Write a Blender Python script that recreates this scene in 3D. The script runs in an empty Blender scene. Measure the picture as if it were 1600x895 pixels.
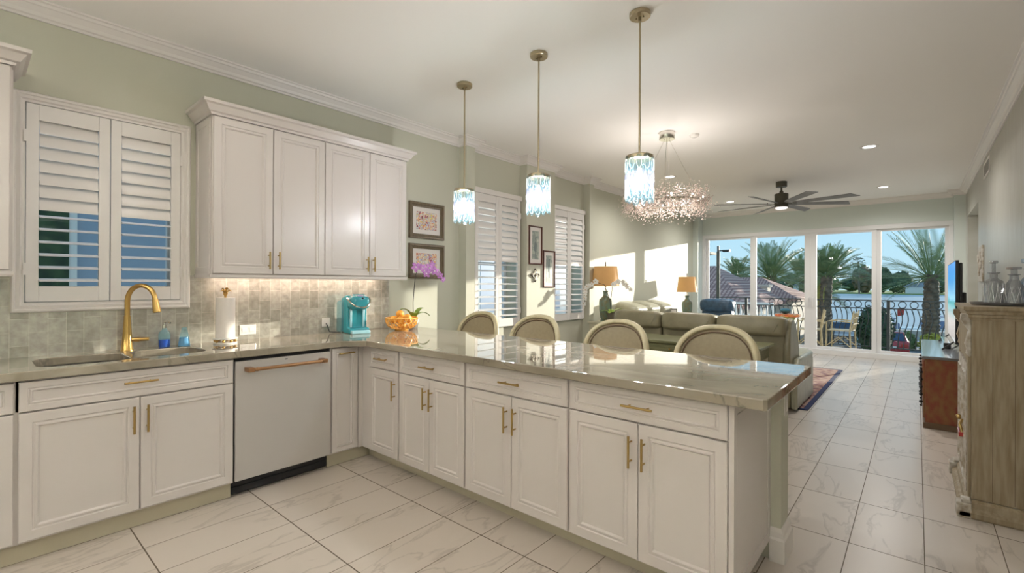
import bpy, bmesh, math, random
from mathutils import Vector, Matrix
random.seed(7)
PI = math.pi
sc = bpy.context.scene
col = sc.collection

# ------------------------------------------------------------------ camera
F, YAW, PITCH, ROLL, CY, H = 734.4094, 0.711427748, 0.00159832, -0.00401574, 442.0133, 1.37
_f = Vector((-math.sin(YAW)*math.cos(PITCH), math.cos(YAW)*math.cos(PITCH), math.sin(PITCH)))
_r = Vector((math.cos(YAW), math.sin(YAW), 0.0))
_d = _f.cross(_r)
_r2 = _r*math.cos(ROLL) + _d*math.sin(ROLL)
_d2 = _d*math.cos(ROLL) - _r*math.sin(ROLL)
cam = bpy.data.cameras.new('camera'); camo = bpy.data.objects.new('camera', cam); col.objects.link(camo)
cam.sensor_fit = 'HORIZONTAL'; cam.sensor_width = 36.0; cam.lens = F/1600*36.0
cam.shift_y = (CY-447.5)/1600.0
cam.clip_start = 0.05; cam.clip_end = 2000
m = Matrix((( _r2.x, -_d2.x, -_f.x, 0), (_r2.y, -_d2.y, -_f.y, 0), (_r2.z, -_d2.z, -_f.z, H), (0, 0, 0, 1)))
camo.matrix_world = m
sc.camera = camo

# ------------------------------------------------------------------ exposure, world, sun
sc.view_settings.view_transform = 'Standard'; sc.view_settings.look = 'None'
sc.view_settings.gamma = 1.0; sc.view_settings.use_curve_mapping = False
sc.view_settings.exposure = 0.29
SKY = 0.95; SUN = 6.0; CAN = 82.0; KCAN_FILL = 15.0; UNDER = 3.0; PEND = 28.0; TORCH_FILL = 265.0; CHAN = 18.0
wd = bpy.data.worlds.new('world'); sc.world = wd; wd.use_nodes = True
nt = wd.node_tree; nt.nodes.clear()
wo = nt.nodes.new('ShaderNodeOutputWorld'); bg = nt.nodes.new('ShaderNodeBackground')
tc = nt.nodes.new('ShaderNodeTexCoord'); sx = nt.nodes.new('ShaderNodeSeparateXYZ'); rp = nt.nodes.new('ShaderNodeValToRGB')
nt.links.new(tc.outputs['Generated'], sx.inputs[0]); nt.links.new(sx.outputs['Z'], rp.inputs[0])
nt.links.new(rp.outputs[0], bg.inputs[0]); nt.links.new(bg.outputs[0], wo.inputs[0])
e = rp.color_ramp.elements
e[0].position = 0.0; e[0].color = (0.50, 0.72, 0.82, 1)
e[1].position = 0.9; e[1].color = (0.22, 0.45, 0.75, 1)
q = rp.color_ramp.elements.new(0.12); q.color = (0.42, 0.69, 0.86, 1)
bg.inputs[1].default_value = SKY
sun = bpy.data.lights.new('sun', 'SUN'); suno = bpy.data.objects.new('sun', sun); col.objects.link(suno)
sun.energy = SUN; sun.angle = math.radians(0.55); sun.color = (1.0, 0.93, 0.80)
suno.rotation_euler = Vector((0.39, 1.0, 0.1316)).to_track_quat('Z', 'Y').to_euler()
suno.location = (6, 16, 5)

# ------------------------------------------------------------------ materials
def nodes(name):
    mt = bpy.data.materials.new(name); mt.use_nodes = True
    return mt, mt.node_tree, mt.node_tree.nodes['Principled BSDF']
def setc(b, k, v):
    if k in b.inputs: b.inputs[k].default_value = v
def mat(name, c, rough=0.5, metal=0.0, spec=0.5, var=0.0, vscale=20, bump=0.0, bscale=60, coat=0.0, emit=None, es=0.0, trans=0.0, stretch=None, c2=None):
    mt, t, b = nodes(name)
    c4 = (c[0], c[1], c[2], 1)
    setc(b, 'Base Color', c4); setc(b, 'Roughness', rough); setc(b, 'Metallic', metal)
    setc(b, 'Specular IOR Level', spec); setc(b, 'Coat Weight', coat); setc(b, 'Coat Roughness', 0.05)
    setc(b, 'Transmission Weight', trans)
    if emit: setc(b, 'Emission Color', (emit[0], emit[1], emit[2], 1)); setc(b, 'Emission Strength', es)
    tc = t.nodes.new('ShaderNodeTexCoord'); mp = t.nodes.new('ShaderNodeMapping')
    t.links.new(tc.outputs['Object'], mp.inputs[0])
    if stretch: mp.inputs['Scale'].default_value = stretch
    if var > 0 or c2:
        n = t.nodes.new('ShaderNodeTexNoise'); n.inputs['Scale'].default_value = vscale; n.inputs['Detail'].default_value = 4
        t.links.new(mp.outputs[0], n.inputs['Vector'])
        r = t.nodes.new('ShaderNodeValToRGB'); t.links.new(n.outputs[0], r.inputs[0])
        a = c2 if c2 else tuple(max(0, x*(1-var)) for x in c)
        d = c if c2 else tuple(min(1, x*(1+var)) for x in c)
        r.color_ramp.elements[0].position = 0.35; r.color_ramp.elements[1].position = 0.65
        r.color_ramp.elements[0].color = (a[0], a[1], a[2], 1); r.color_ramp.elements[1].color = (d[0], d[1], d[2], 1)
        t.links.new(r.outputs[0], b.inputs['Base Color'])
    if bump > 0:
        n2 = t.nodes.new('ShaderNodeTexNoise'); n2.inputs['Scale'].default_value = bscale; n2.inputs['Detail'].default_value = 3
        t.links.new(mp.outputs[0], n2.inputs['Vector'])
        bp = t.nodes.new('ShaderNodeBump'); bp.inputs['Strength'].default_value = bump; bp.inputs['Distance'].default_value = 0.01
        t.links.new(n2.outputs[0], bp.inputs['Height']); t.links.new(bp.outputs[0], b.inputs['Normal'])
    return mt
def glassy(name, tint=(1, 1, 1), clear=0.8, rough=0.02, body=None, f0=0.035):
    """thin glass: part straight through, part mirrored by Fresnel, optional milky body"""
    mt = bpy.data.materials.new(name); mt.use_nodes = True; t = mt.node_tree; t.nodes.clear()
    o = t.nodes.new('ShaderNodeOutputMaterial'); tr = t.nodes.new('ShaderNodeBsdfTransparent'); gl = t.nodes.new('ShaderNodeBsdfGlossy')
    tr.inputs[0].default_value = (tint[0], tint[1], tint[2], 1); gl.inputs['Roughness'].default_value = rough
    lw = t.nodes.new('ShaderNodeLayerWeight'); lw.inputs[0].default_value = 0.5
    pw = t.nodes.new('ShaderNodeMath'); pw.operation = 'POWER'; pw.inputs[1].default_value = 5.0; t.links.new(lw.outputs['Facing'], pw.inputs[0])
    fr = t.nodes.new('ShaderNodeMath'); fr.operation = 'MULTIPLY_ADD'; fr.inputs[1].default_value = 0.9; fr.inputs[2].default_value = f0; t.links.new(pw.outputs[0], fr.inputs[0])
    mx = t.nodes.new('ShaderNodeMixShader'); t.links.new(fr.outputs[0], mx.inputs[0])
    base = tr.outputs[0]
    if body:
        df = t.nodes.new('ShaderNodeBsdfTranslucent'); df.inputs[0].default_value = (body[0], body[1], body[2], 1)
        d2 = t.nodes.new('ShaderNodeBsdfDiffuse'); d2.inputs[0].default_value = (body[0], body[1], body[2], 1)
        m0 = t.nodes.new('ShaderNodeMixShader'); m0.inputs[0].default_value = 0.5
        t.links.new(df.outputs[0], m0.inputs[1]); t.links.new(d2.outputs[0], m0.inputs[2])
        m2 = t.nodes.new('ShaderNodeMixShader'); m2.inputs[0].default_value = 1-clear
        t.links.new(tr.outputs[0], m2.inputs[1]); t.links.new(m0.outputs[0], m2.inputs[2]); base = m2.outputs[0]
    t.links.new(base, mx.inputs[1]); t.links.new(gl.outputs[0], mx.inputs[2]); t.links.new(mx.outputs[0], o.inputs[0])
    return mt
def emis(name, c, s):
    return mat(name, (0.8, 0.8, 0.8), emit=c, es=s)

M = {}
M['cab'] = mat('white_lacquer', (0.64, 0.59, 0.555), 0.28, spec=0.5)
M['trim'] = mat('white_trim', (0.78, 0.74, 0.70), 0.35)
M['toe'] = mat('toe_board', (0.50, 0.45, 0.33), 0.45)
M['ceil'] = mat('ceiling_paint', (0.92, 0.90, 0.865), 0.8, spec=0.2)
M['wall'] = mat('sage_paint', (0.57, 0.565, 0.46), 0.6, spec=0.35)
M['wallr'] = mat('sage_paint_light', (0.62, 0.67, 0.62), 0.5, spec=0.4)
M['dwhite'] = mat('dishwasher_white', (0.49, 0.46, 0.43), 0.25, coat=0.3)
M['black'] = mat('black_plastic', (0.012, 0.013, 0.015), 0.4)
M['gold'] = mat('brushed_gold', (0.56, 0.36, 0.12), 0.28, metal=1.0)
M['brass'] = mat('aged_brass', (0.42, 0.29, 0.11), 0.32, metal=1.0)
M['copper'] = mat('brushed_copper', (0.44, 0.25, 0.13), 0.32, metal=1.0)
M['chrome'] = mat('polished_nickel', (0.75, 0.72, 0.66), 0.12, metal=1.0)
M['nickel'] = mat('champagne_nickel', (0.45, 0.38, 0.26), 0.3, metal=1.0)
M['steel'] = mat('sink_steel', (0.55, 0.54, 0.52), 0.25, metal=1.0)
M['glass'] = glassy('window_glass', (0.985, 0.995, 0.995), f0=0.006)
M['alum'] = mat('door_frame_white', (0.76, 0.75, 0.74), 0.4)
M['shut'] = mat('shutter_white', (0.80, 0.765, 0.73), 0.3)
M['leather'] = mat('olive_leather', (0.245, 0.22, 0.14), 0.36, spec=0.45, var=0.10, vscale=9, bump=0.35, bscale=14)
M['leather_lit'] = mat('olive_leather_sunlit', (0.33, 0.32, 0.235), 0.34, spec=0.5, var=0.10, vscale=9, bump=0.3, bscale=14)  # same olive leather, made paler to put sunlight into the colour
M['blue'] = mat('blue_leather', (0.035, 0.085, 0.15), 0.38, var=0.25, vscale=14, bump=0.5, bscale=18)
M['stoolf'] = mat('stool_frame_cream', (0.56, 0.48, 0.30), 0.4, var=0.08, vscale=14)
M['stoolp'] = mat('stool_fabric_tan', (0.30, 0.24, 0.145), 0.6, var=0.06, vscale=40)
M['stoold'] = mat('stool_piping_brown', (0.14, 0.085, 0.045), 0.6)
M['shade'] = mat('amber_lampshade', (0.58, 0.33, 0.13), 0.6, var=0.08, vscale=3, emit=(0.75, 0.38, 0.10), es=0.12)
M['vase'] = mat('green_bronze_glaze', (0.20, 0.19, 0.10), 0.22, c2=(0.16, 0.25, 0.20), vscale=18, spec=0.7)
M['consolec'] = mat('cream_paint', (0.60, 0.56, 0.42), 0.4)
M['olivew'] = mat('olive_painted_wood', (0.20, 0.20, 0.10), 0.35, c2=(0.13, 0.13, 0.06), vscale=8, stretch=(1, 6, 6))
M['hutch'] = mat('distressed_tan_wood', (0.36, 0.29, 0.19), 0.55, c2=(0.26, 0.195, 0.11), vscale=7, stretch=(7, 7, 0.7), bump=0.25, bscale=25)
M['hutchw'] = mat('weathered_white_edge', (0.60, 0.56, 0.50), 0.5, c2=(0.34, 0.28, 0.2), vscale=25)
M['redw'] = mat('distressed_red_wood', (0.21, 0.045, 0.02), 0.45, c2=(0.23, 0.11, 0.035), vscale=10, stretch=(2.2, 2.2, 1.2))
M['blackw'] = mat('black_painted_top', (0.10, 0.10, 0.105), 0.30, spec=1.0, coat=1.0)
M['iron'] = mat('wrought_iron', (0.022, 0.03, 0.032), 0.5)
M['leaf'] = mat('orchid_leaf', (0.24, 0.36, 0.05), 0.35)
M['stem'] = mat('dark_stem', (0.06, 0.05, 0.04), 0.5)
M['purple'] = mat('orchid_purple', (0.52, 0.22, 0.55), 0.5, var=0.25, vscale=60)
M['whitep'] = mat('orchid_white', (0.85, 0.84, 0.80), 0.5)
M['orange'] = mat('orange_peel', (0.85, 0.36, 0.04), 0.4, bump=0.2, bscale=200)
M['wicker'] = mat('amber_ceramic_lattice', (0.90, 0.46, 0.10), 0.25)
M['teal'] = mat('teal_plastic', (0.03, 0.29, 0.34), 0.25, coat=0.3)
M['tealp'] = mat('pale_teal_plastic', (0.34, 0.60, 0.66), 0.2, coat=0.3)
M['paper'] = mat('paper_towel', (0.80, 0.74, 0.68), 0.9)
M['white'] = mat('glazed_white', (0.80, 0.77, 0.72), 0.15)
M['framew'] = mat('grey_brown_frame', (0.17, 0.13, 0.075), 0.35, c2=(0.11, 0.08, 0.045), vscale=20, stretch=(1, 8, 1))
M['mahog'] = mat('mahogany_frame', (0.10, 0.03, 0.02), 0.3)
M['mat'] = mat('mount_board', (0.72, 0.68, 0.63), 0.6)
M['pewter'] = mat('pewter_scroll', (0.17, 0.15, 0.12), 0.35, metal=0.7)
M['fan'] = mat('weathered_grey_blade', (0.21, 0.21, 0.205), 0.5, var=0.12, vscale=6)
M['fanm'] = mat('fan_bronze', (0.085, 0.08, 0.06), 0.4, metal=0.5)
M['bamboo'] = mat('bamboo', (0.46, 0.37, 0.22), 0.4, var=0.2, vscale=15)
M['bark'] = mat('palm_bark', (0.24, 0.18, 0.12), 0.9, c2=(0.10, 0.075, 0.05), vscale=3, bump=0.8, bscale=8)
M['frond'] = mat('palm_frond', (0.24, 0.32, 0.12), 0.38, c2=(0.13, 0.20, 0.08), vscale=2)
M['frondy'] = mat('palm_frond_yellow', (0.42, 0.38, 0.06), 0.5, var=0.25, vscale=2)
M['tree'] = mat('tree_foliage', (0.085, 0.13, 0.06), 0.8, c2=(0.035, 0.06, 0.035), vscale=0.5, bump=1.0, bscale=1.2)
M['treeo'] = mat('autumn_foliage', (0.24, 0.15, 0.08), 0.8, c2=(0.09, 0.09, 0.05), vscale=0.5, bump=1.0, bscale=1.2)
M['shrub'] = mat('shrub_foliage', (0.045, 0.085, 0.03), 0.7, c2=(0.015, 0.035, 0.015), vscale=9)
M['asphalt'] = mat('asphalt', (0.30, 0.30, 0.31), 0.9, var=0.1, vscale=1.5)
M['grass'] = mat('grass', (0.22, 0.30, 0.06), 0.9, var=0.3, vscale=6)
M['conc'] = mat('concrete', (0.5, 0.47, 0.42), 0.85, var=0.08, vscale=2)
M['stucco'] = mat('stucco', (0.62, 0.55, 0.46), 0.9)
M['carw'] = mat('truck_white', (0.62, 0.64, 0.66), 0.25, coat=0.5)
M['carr'] = mat('car_red', (0.42, 0.035, 0.03), 0.25, coat=0.5)
M['carg'] = mat('car_window', (0.03, 0.06, 0.11), 0.08)
M['tyre'] = mat('tyre', (0.02, 0.02, 0.02), 0.8)
M['canvas'] = mat('blue_canvas', (0.16, 0.21, 0.32), 0.7)
M['crystal'] = glassy('crystal', (0.98, 0.95, 0.92), 0.2, 0.05, (0.74, 0.65, 0.60))
M['endp'] = mat('end_panel_paint', (0.60, 0.57, 0.46), 0.4)
M['agate'] = glassy('blue_agate_glass', (0.72, 0.85, 0.89), 0.945, 0.04, (0.22, 0.33, 0.41))
M['agatec'] = glassy('clear_agate_glass', (0.86, 0.88, 0.93), 0.95, 0.04, (0.34, 0.36, 0.44))
M['cut'] = glassy('cut_crystal', (0.84, 0.86, 0.88), 0.62, 0.03, (0.42, 0.43, 0.45), f0=0.14)
M['facet'] = mat('facet_glint', (0.75, 0.76, 0.78), 0.1, metal=0.6)
M['cutb'] = glassy('blue_cut_crystal', (0.60, 0.74, 0.88), 0.55, 0.03, (0.28, 0.40, 0.55), f0=0.14)
M['bottle'] = glassy('bottle_glass', (0.80, 0.93, 0.95), 0.8, 0.03, (0.3, 0.6, 0.7))
M['soap'] = mat('blue_soap', (0.01, 0.07, 0.62), 0.15)
M['soapp'] = mat('pale_blue_soap', (0.22, 0.42, 0.68), 0.15)
M['bulb'] = emis('bulb', (1.0, 0.90, 0.84), 3.5)
M['canl'] = emis('can_light', (1.0, 0.97, 0.92), 5.0)
M['fanl'] = emis('fan_light', (1.0, 0.90, 0.86), 1.1)

def geo_mat(name):
    mt, t, b = nodes(name)
    g = t.nodes.new('ShaderNodeNewGeometry'); s = t.nodes.new('ShaderNodeSeparateXYZ'); t.links.new(g.outputs['Position'], s.inputs[0])
    return mt, t, b, g, s
def mth(t, op, a, b=None, c=None):
    n = t.nodes.new('ShaderNodeMath'); n.operation = op
    for i, v in enumerate((a, b, c)):
        if v is None: continue
        if isinstance(v, (int, float)): n.inputs[i].default_value = v
        else: t.links.new(v, n.inputs[i])
    return n.outputs[0]
def floor_mat():
    mt, t, b, g, s = geo_mat('marble_floor_tile')
    u = mth(t, 'DIVIDE', mth(t, 'SUBTRACT', s.outputs[0], 0.031), 0.3045); v = mth(t, 'DIVIDE', mth(t, 'SUBTRACT', s.outputs[1], 0.600), 0.6175)
    fu = mth(t, 'FRACT', mth(t, 'ADD', u, 100)); fv = mth(t, 'FRACT', mth(t, 'ADD', v, 100))
    du = mth(t, 'MULTIPLY', mth(t, 'MINIMUM', fu, mth(t, 'SUBTRACT', 1.0, fu)), 0.3045)
    dv = mth(t, 'MULTIPLY', mth(t, 'MINIMUM', fv, mth(t, 'SUBTRACT', 1.0, fv)), 0.6175)
    gr = mth(t, 'MAXIMUM', mth(t, 'LESS_THAN', du, 0.0021), mth(t, 'LESS_THAN', dv, 0.0031))
    cb = t.nodes.new('ShaderNodeCombineXYZ')
    t.links.new(mth(t, 'FLOOR', u), cb.inputs[0]); t.links.new(mth(t, 'FLOOR', v), cb.inputs[1])
    wn = t.nodes.new('ShaderNodeTexWhiteNoise'); t.links.new(cb.outputs[0], wn.inputs['Vector'])
    vm = t.nodes.new('ShaderNodeVectorMath'); vm.operation = 'MULTIPLY_ADD'
    t.links.new(wn.outputs['Color'], vm.inputs[0]); vm.inputs[1].default_value = (9, 9, 9); t.links.new(g.outputs['Position'], vm.inputs[2])
    mp = t.nodes.new('ShaderNodeMapping'); t.links.new(vm.outputs[0], mp.inputs[0]); mp.inputs['Rotation'].default_value = (0, 0, 0.3); mp.inputs['Scale'].default_value = (3.0, 0.8, 1)
    n = t.nodes.new('ShaderNodeTexNoise'); t.links.new(mp.outputs[0], n.inputs['Vector']); n.inputs['Scale'].default_value = 2.0; n.inputs['Detail'].default_value = 6; n.inputs['Distortion'].default_value = 0.6
    vein = mth(t, 'ABSOLUTE', mth(t, 'SUBTRACT', n.outputs[0], 0.5))
    r = t.nodes.new('ShaderNodeValToRGB'); t.links.new(vein, r.inputs[0])
    r.color_ramp.elements[0].position = 0.0; r.color_ramp.elements[0].color = (0.44, 0.385, 0.33, 1)
    r.color_ramp.elements[1].position = 0.024; r.color_ramp.elements[1].color = (0.565, 0.50, 0.435, 1)
    n3 = t.nodes.new('ShaderNodeTexNoise'); t.links.new(mp.outputs[0], n3.inputs['Vector']); n3.inputs['Scale'].default_value = 1.1
    r3 = t.nodes.new('ShaderNodeValToRGB'); t.links.new(n3.outputs[0], r3.inputs[0])
    r3.color_ramp.elements[0].position = 0.45; r3.color_ramp.elements[0].color = (0.575, 0.51, 0.445, 1); r3.color_ramp.elements[1].position = 0.55; r3.color_ramp.elements[1].color = (0, 0, 0, 1)
    mxv = t.nodes.new('ShaderNodeMixRGB'); mxv.blend_type = 'LIGHTEN'; mxv.inputs[0].default_value = 1.0
    t.links.new(r.outputs[0], mxv.inputs[1]); t.links.new(r3.outputs[0], mxv.inputs[2])
    mx = t.nodes.new('ShaderNodeMixRGB'); t.links.new(gr, mx.inputs[0]); t.links.new(mxv.outputs[0], mx.inputs[1]); mx.inputs[2].default_value = (0.12, 0.09, 0.06, 1)
    t.links.new(mx.outputs[0], b.inputs['Base Color'])
    ro = mth(t, 'MULTIPLY_ADD', gr, 0.5, 0.30); t.links.new(ro, b.inputs['Roughness'])
    return mt
M['topsheen'] = mat('black_top_painted_sheen', (0.30, 0.31, 0.325), 0.3, spec=1.0, coat=1.0)  # grey stands for bright sky reflected in the black top
M['floor'] = floor_mat()
def splash_mat():
    mt, t, b, g, s = geo_mat('pearl_glass_tile')
    cb = t.nodes.new('ShaderNodeCombineXYZ'); t.links.new(s.outputs[2], cb.inputs[0]); t.links.new(s.outputs[1], cb.inputs[1])
    br = t.nodes.new('ShaderNodeTexBrick'); t.links.new(cb.outputs[0], br.inputs['Vector'])
    br.offset = 0.5; br.inputs['Scale'].default_value = 1.0; br.inputs['Brick Width'].default_value = 0.154; br.inputs['Row Height'].default_value = 0.0785
    br.inputs['Mortar Size'].default_value = 0.0017; br.inputs['Mortar Smooth'].default_value = 0.2
    br.inputs['Color1'].default_value = (0.40, 0.385, 0.325, 1); br.inputs['Color2'].default_value = (0.53, 0.505, 0.44, 1); br.inputs['Mortar'].default_value = (0.66, 0.62, 0.53, 1)
    n = t.nodes.new('ShaderNodeTexNoise'); t.links.new(g.outputs['Position'], n.inputs['Vector']); n.inputs['Scale'].default_value = 28; n.inputs['Detail'].default_value = 5
    ov = t.nodes.new('ShaderNodeMixRGB'); ov.blend_type = 'OVERLAY'; ov.inputs[0].default_value = 0.45
    t.links.new(br.outputs[0], ov.inputs[1]); t.links.new(n.outputs[0], ov.inputs[2]); t.links.new(ov.outputs[0], b.inputs['Base Color'])
    bp = t.nodes.new('ShaderNodeBump'); bp.inputs['Strength'].default_value = 0.35; bp.inputs['Distance'].default_value = 0.004
    sm = mth(t, 'SUBTRACT', n.outputs[0], mth(t, 'MULTIPLY', br.outputs['Fac'], 0.7)); t.links.new(sm, bp.inputs['Height']); t.links.new(bp.outputs[0], b.inputs['Normal'])
    setc(b, 'Roughness', 0.16); setc(b, 'Metallic', 0.25); setc(b, 'Specular IOR Level', 0.7)
    return mt
M['splash'] = splash_mat()
def stone_mat():
    mt, t, b, g, s = geo_mat('polished_quartzite')
    mp = t.nodes.new('ShaderNodeMapping'); t.links.new(g.outputs['Position'], mp.inputs[0]); mp.inputs['Scale'].default_value = (0.8, 3.0, 3.0); mp.inputs['Rotation'].default_value = (0, 0, 0.15)
    n = t.nodes.new('ShaderNodeTexNoise'); t.links.new(mp.outputs[0], n.inputs['Vector']); n.inputs['Scale'].default_value = 1.6; n.inputs['Detail'].default_value = 7; n.inputs['Distortion'].default_value = 0.8
    r = t.nodes.new('ShaderNodeValToRGB'); t.links.new(n.outputs[0], r.inputs[0]); r.color_ramp.elements[0].position = 0.3; r.color_ramp.elements[1].position = 0.7
    r.color_ramp.elements[0].color = (0.23, 0.195, 0.14, 1); r.color_ramp.elements[1].color = (0.40, 0.36, 0.285, 1)
    q = r.color_ramp.elements.new(0.5); q.color = (0.31, 0.27, 0.205, 1)
    n2 = t.nodes.new('ShaderNodeTexNoise'); t.links.new(g.outputs['Position'], n2.inputs['Vector']); n2.inputs['Scale'].default_value = 1.3; n2.inputs['Detail'].default_value = 8; n2.inputs['Distortion'].default_value = 2.0
    r2 = t.nodes.new('ShaderNodeValToRGB'); t.links.new(mth(t, 'ABSOLUTE', mth(t, 'SUBTRACT', n2.outputs[0], 0.56)), r2.inputs[0])
    r2.color_ramp.elements[0].color = (0.12, 0.11, 0.085, 1); r2.color_ramp.elements[1].position = 0.012; r2.color_ramp.elements[1].color = (1, 1, 1, 1)
    mx = t.nodes.new('ShaderNodeMixRGB'); mx.blend_type = 'MULTIPLY'; mx.inputs[0].default_value = 0.4
    t.links.new(r.outputs[0], mx.inputs[1]); t.links.new(r2.outputs[0], mx.inputs[2]); t.links.new(mx.outputs[0], b.inputs['Base Color'])
    setc(b, 'Roughness', 0.025); setc(b, 'Specular IOR Level', 0.75)
    return mt
M['stone'] = stone_mat()
def rug_mat():
    mt, t, b, g, s = geo_mat('persian_rug')
    dx = mth(t, 'SUBTRACT', -0.898, s.outputs[0]); dy = mth(t, 'SUBTRACT', s.outputs[1], 5.98); dy2 = mth(t, 'SUBTRACT', 9.16, s.outputs[1])
    ed = mth(t, 'MINIMUM', mth(t, 'MINIMUM', dx, dy), dy2)
    vo = t.nodes.new('ShaderNodeTexVoronoi'); vo.inputs['Scale'].default_value = 11; t.links.new(g.outputs['Position'], vo.inputs['Vector'])
    r = t.nodes.new('ShaderNodeValToRGB'); t.links.new(vo.outputs['Distance'], r.inputs[0])
    r.color_ramp.elements[0].color = (0.06, 0.05, 0.10, 1); r.color_ramp.elements[1].position = 0.6; r.color_ramp.elements[1].color = (0.36, 0.24, 0.19, 1)
    q = r.color_ramp.elements.new(0.3); q.color = (0.22, 0.10, 0.09, 1)
    mx = t.nodes.new('ShaderNodeMixRGB'); t.links.new(mth(t, 'LESS_THAN', ed, 0.05), mx.inputs[0]); t.links.new(r.outputs[0], mx.inputs[1]); mx.inputs[2].default_value = (0.02, 0.03, 0.09, 1)
    t.links.new(mx.outputs[0], b.inputs['Base Color']); setc(b, 'Roughness', 0.95)
    return mt
M['rug'] = rug_mat()
def wall_sheen():
    mt, t, b, g, s = geo_mat('wall_painted_sheen')  # silvery streaks put a reflected sheen into the wall colour
    mp = t.nodes.new('ShaderNodeMapping'); t.links.new(g.outputs['Position'], mp.inputs[0]); mp.inputs['Scale'].default_value = (1, 60, 3)
    n = t.nodes.new('ShaderNodeTexNoise'); t.links.new(mp.outputs[0], n.inputs['Vector']); n.inputs['Scale'].default_value = 1.0; n.inputs['Detail'].default_value = 5
    r = t.nodes.new('ShaderNodeValToRGB'); t.links.new(n.outputs[0], r.inputs[0]); r.color_ramp.elements[0].position = 0.3; r.color_ramp.elements[1].position = 0.75
    r.color_ramp.elements[0].color = (0.36, 0.34, 0.28, 1); r.color_ramp.elements[1].color = (0.47, 0.46, 0.42, 1)
    t.links.new(r.outputs[0], b.inputs['Base Color']); setc(b, 'Roughness', 0.38); setc(b, 'Specular IOR Level', 0.7)
    return mt
M['wallsheen'] = wall_sheen()
def tile_roof():
    mt, t, b, g, s = geo_mat('clay_roof_tile')
    w = t.nodes.new('ShaderNodeTexWave'); w.wave_type = 'BANDS'; w.bands_direction = 'X'; w.inputs['Scale'].default_value = 1.6; t.links.new(g.outputs['Position'], w.inputs['Vector'])
    w2 = t.nodes.new('ShaderNodeTexWave'); w2.wave_type = 'BANDS'; w2.bands_direction = 'Z'; w2.inputs['Scale'].default_value = 4.2; w2.inputs['Distortion'].default_value = 0.6; t.links.new(g.outputs['Position'], w2.inputs['Vector'])
    sm = mth(t, 'MULTIPLY', w.outputs['Fac'], w2.outputs['Fac'])
    r = t.nodes.new('ShaderNodeValToRGB'); t.links.new(sm, r.inputs[0])
    r.color_ramp.elements[0].color = (0.27, 0.13, 0.11, 1); r.color_ramp.elements[1].position = 0.6; r.color_ramp.elements[1].color = (0.66, 0.42, 0.34, 1)
    t.links.new(r.outputs[0], b.inputs['Base Color']); setc(b, 'Roughness', 0.8)
    return mt
M['roof'] = tile_roof()
def water_mat():
    mt, t, b, g, s = geo_mat('water')
    n = t.nodes.new('ShaderNodeTexNoise'); mp = t.nodes.new('ShaderNodeMapping'); t.links.new(g.outputs['Position'], mp.inputs[0]); mp.inputs['Scale'].default_value = (0.4, 1.2, 1)
    t.links.new(mp.outputs[0], n.inputs['Vector']); n.inputs['Scale'].default_value = 1.4; n.inputs['Detail'].default_value = 3
    bp = t.nodes.new('ShaderNodeBump'); bp.inputs['Strength'].default_value = 0.6; bp.inputs['Distance'].default_value = 0.2
    t.links.new(n.outputs[0], bp.inputs['Height']); t.links.new(bp.outputs[0], b.inputs['Normal'])
    setc(b, 'Base Color', (0.46, 0.50, 0.51, 1)); setc(b, 'Roughness', 0.45)
    return mt
M['water'] = water_mat()
def art_mat(name, cols, scale, seed):
    mt, t, b = nodes(name)
    tc = t.nodes.new('ShaderNodeTexCoord'); mp = t.nodes.new('ShaderNodeMapping'); t.links.new(tc.outputs['Object'], mp.inputs[0]); mp.inputs['Location'].default_value = (seed, seed, seed)
    v = t.nodes.new('ShaderNodeTexNoise'); v.inputs['Scale'].default_value = scale; v.inputs['Detail'].default_value = 3; v.inputs['Distortion'].default_value = 1.5; t.links.new(mp.outputs[0], v.inputs['Vector'])
    r = t.nodes.new('ShaderNodeValToRGB'); t.links.new(v.outputs[0], r.inputs[0]); r.color_ramp.interpolation = 'CONSTANT'
    r.color_ramp.elements[0].color = (*cols[0], 1); r.color_ramp.elements[1].color = (*cols[-1], 1); r.color_ramp.elements[1].position = 0.66
    for i, c in enumerate(cols[1:-1]):
        q = r.color_ramp.elements.new(0.36+0.28*i/max(1, len(cols)-2)); q.color = (*c, 1)
    t.links.new(r.outputs[0], b.inputs['Base Color']); setc(b, 'Roughness', 0.5)
    return mt
PAL = [(0.06, 0.03, 0.05), (0.45, 0.12, 0.25), (0.80, 0.42, 0.10), (0.75, 0.72, 0.62), (0.30, 0.32, 0.55), (0.70, 0.55, 0.12), (0.75, 0.70, 0.62)]
M['art1'] = art_mat('abstract_print_a', PAL, 24, 1.0)
M['art2'] = art_mat('abstract_print_b', PAL[::-1], 24, 5.0)
GP = [(0.10, 0.14, 0.13), (0.26, 0.30, 0.27), (0.38, 0.42, 0.36), (0.55, 0.56, 0.48)]
M['art3'] = art_mat('bird_print_ground', [GP[2], GP[1], GP[2], GP[3]], 9, 2.0)
M['bird'] = mat('bird_ink', (0.16, 0.20, 0.20), 0.6)
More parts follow.
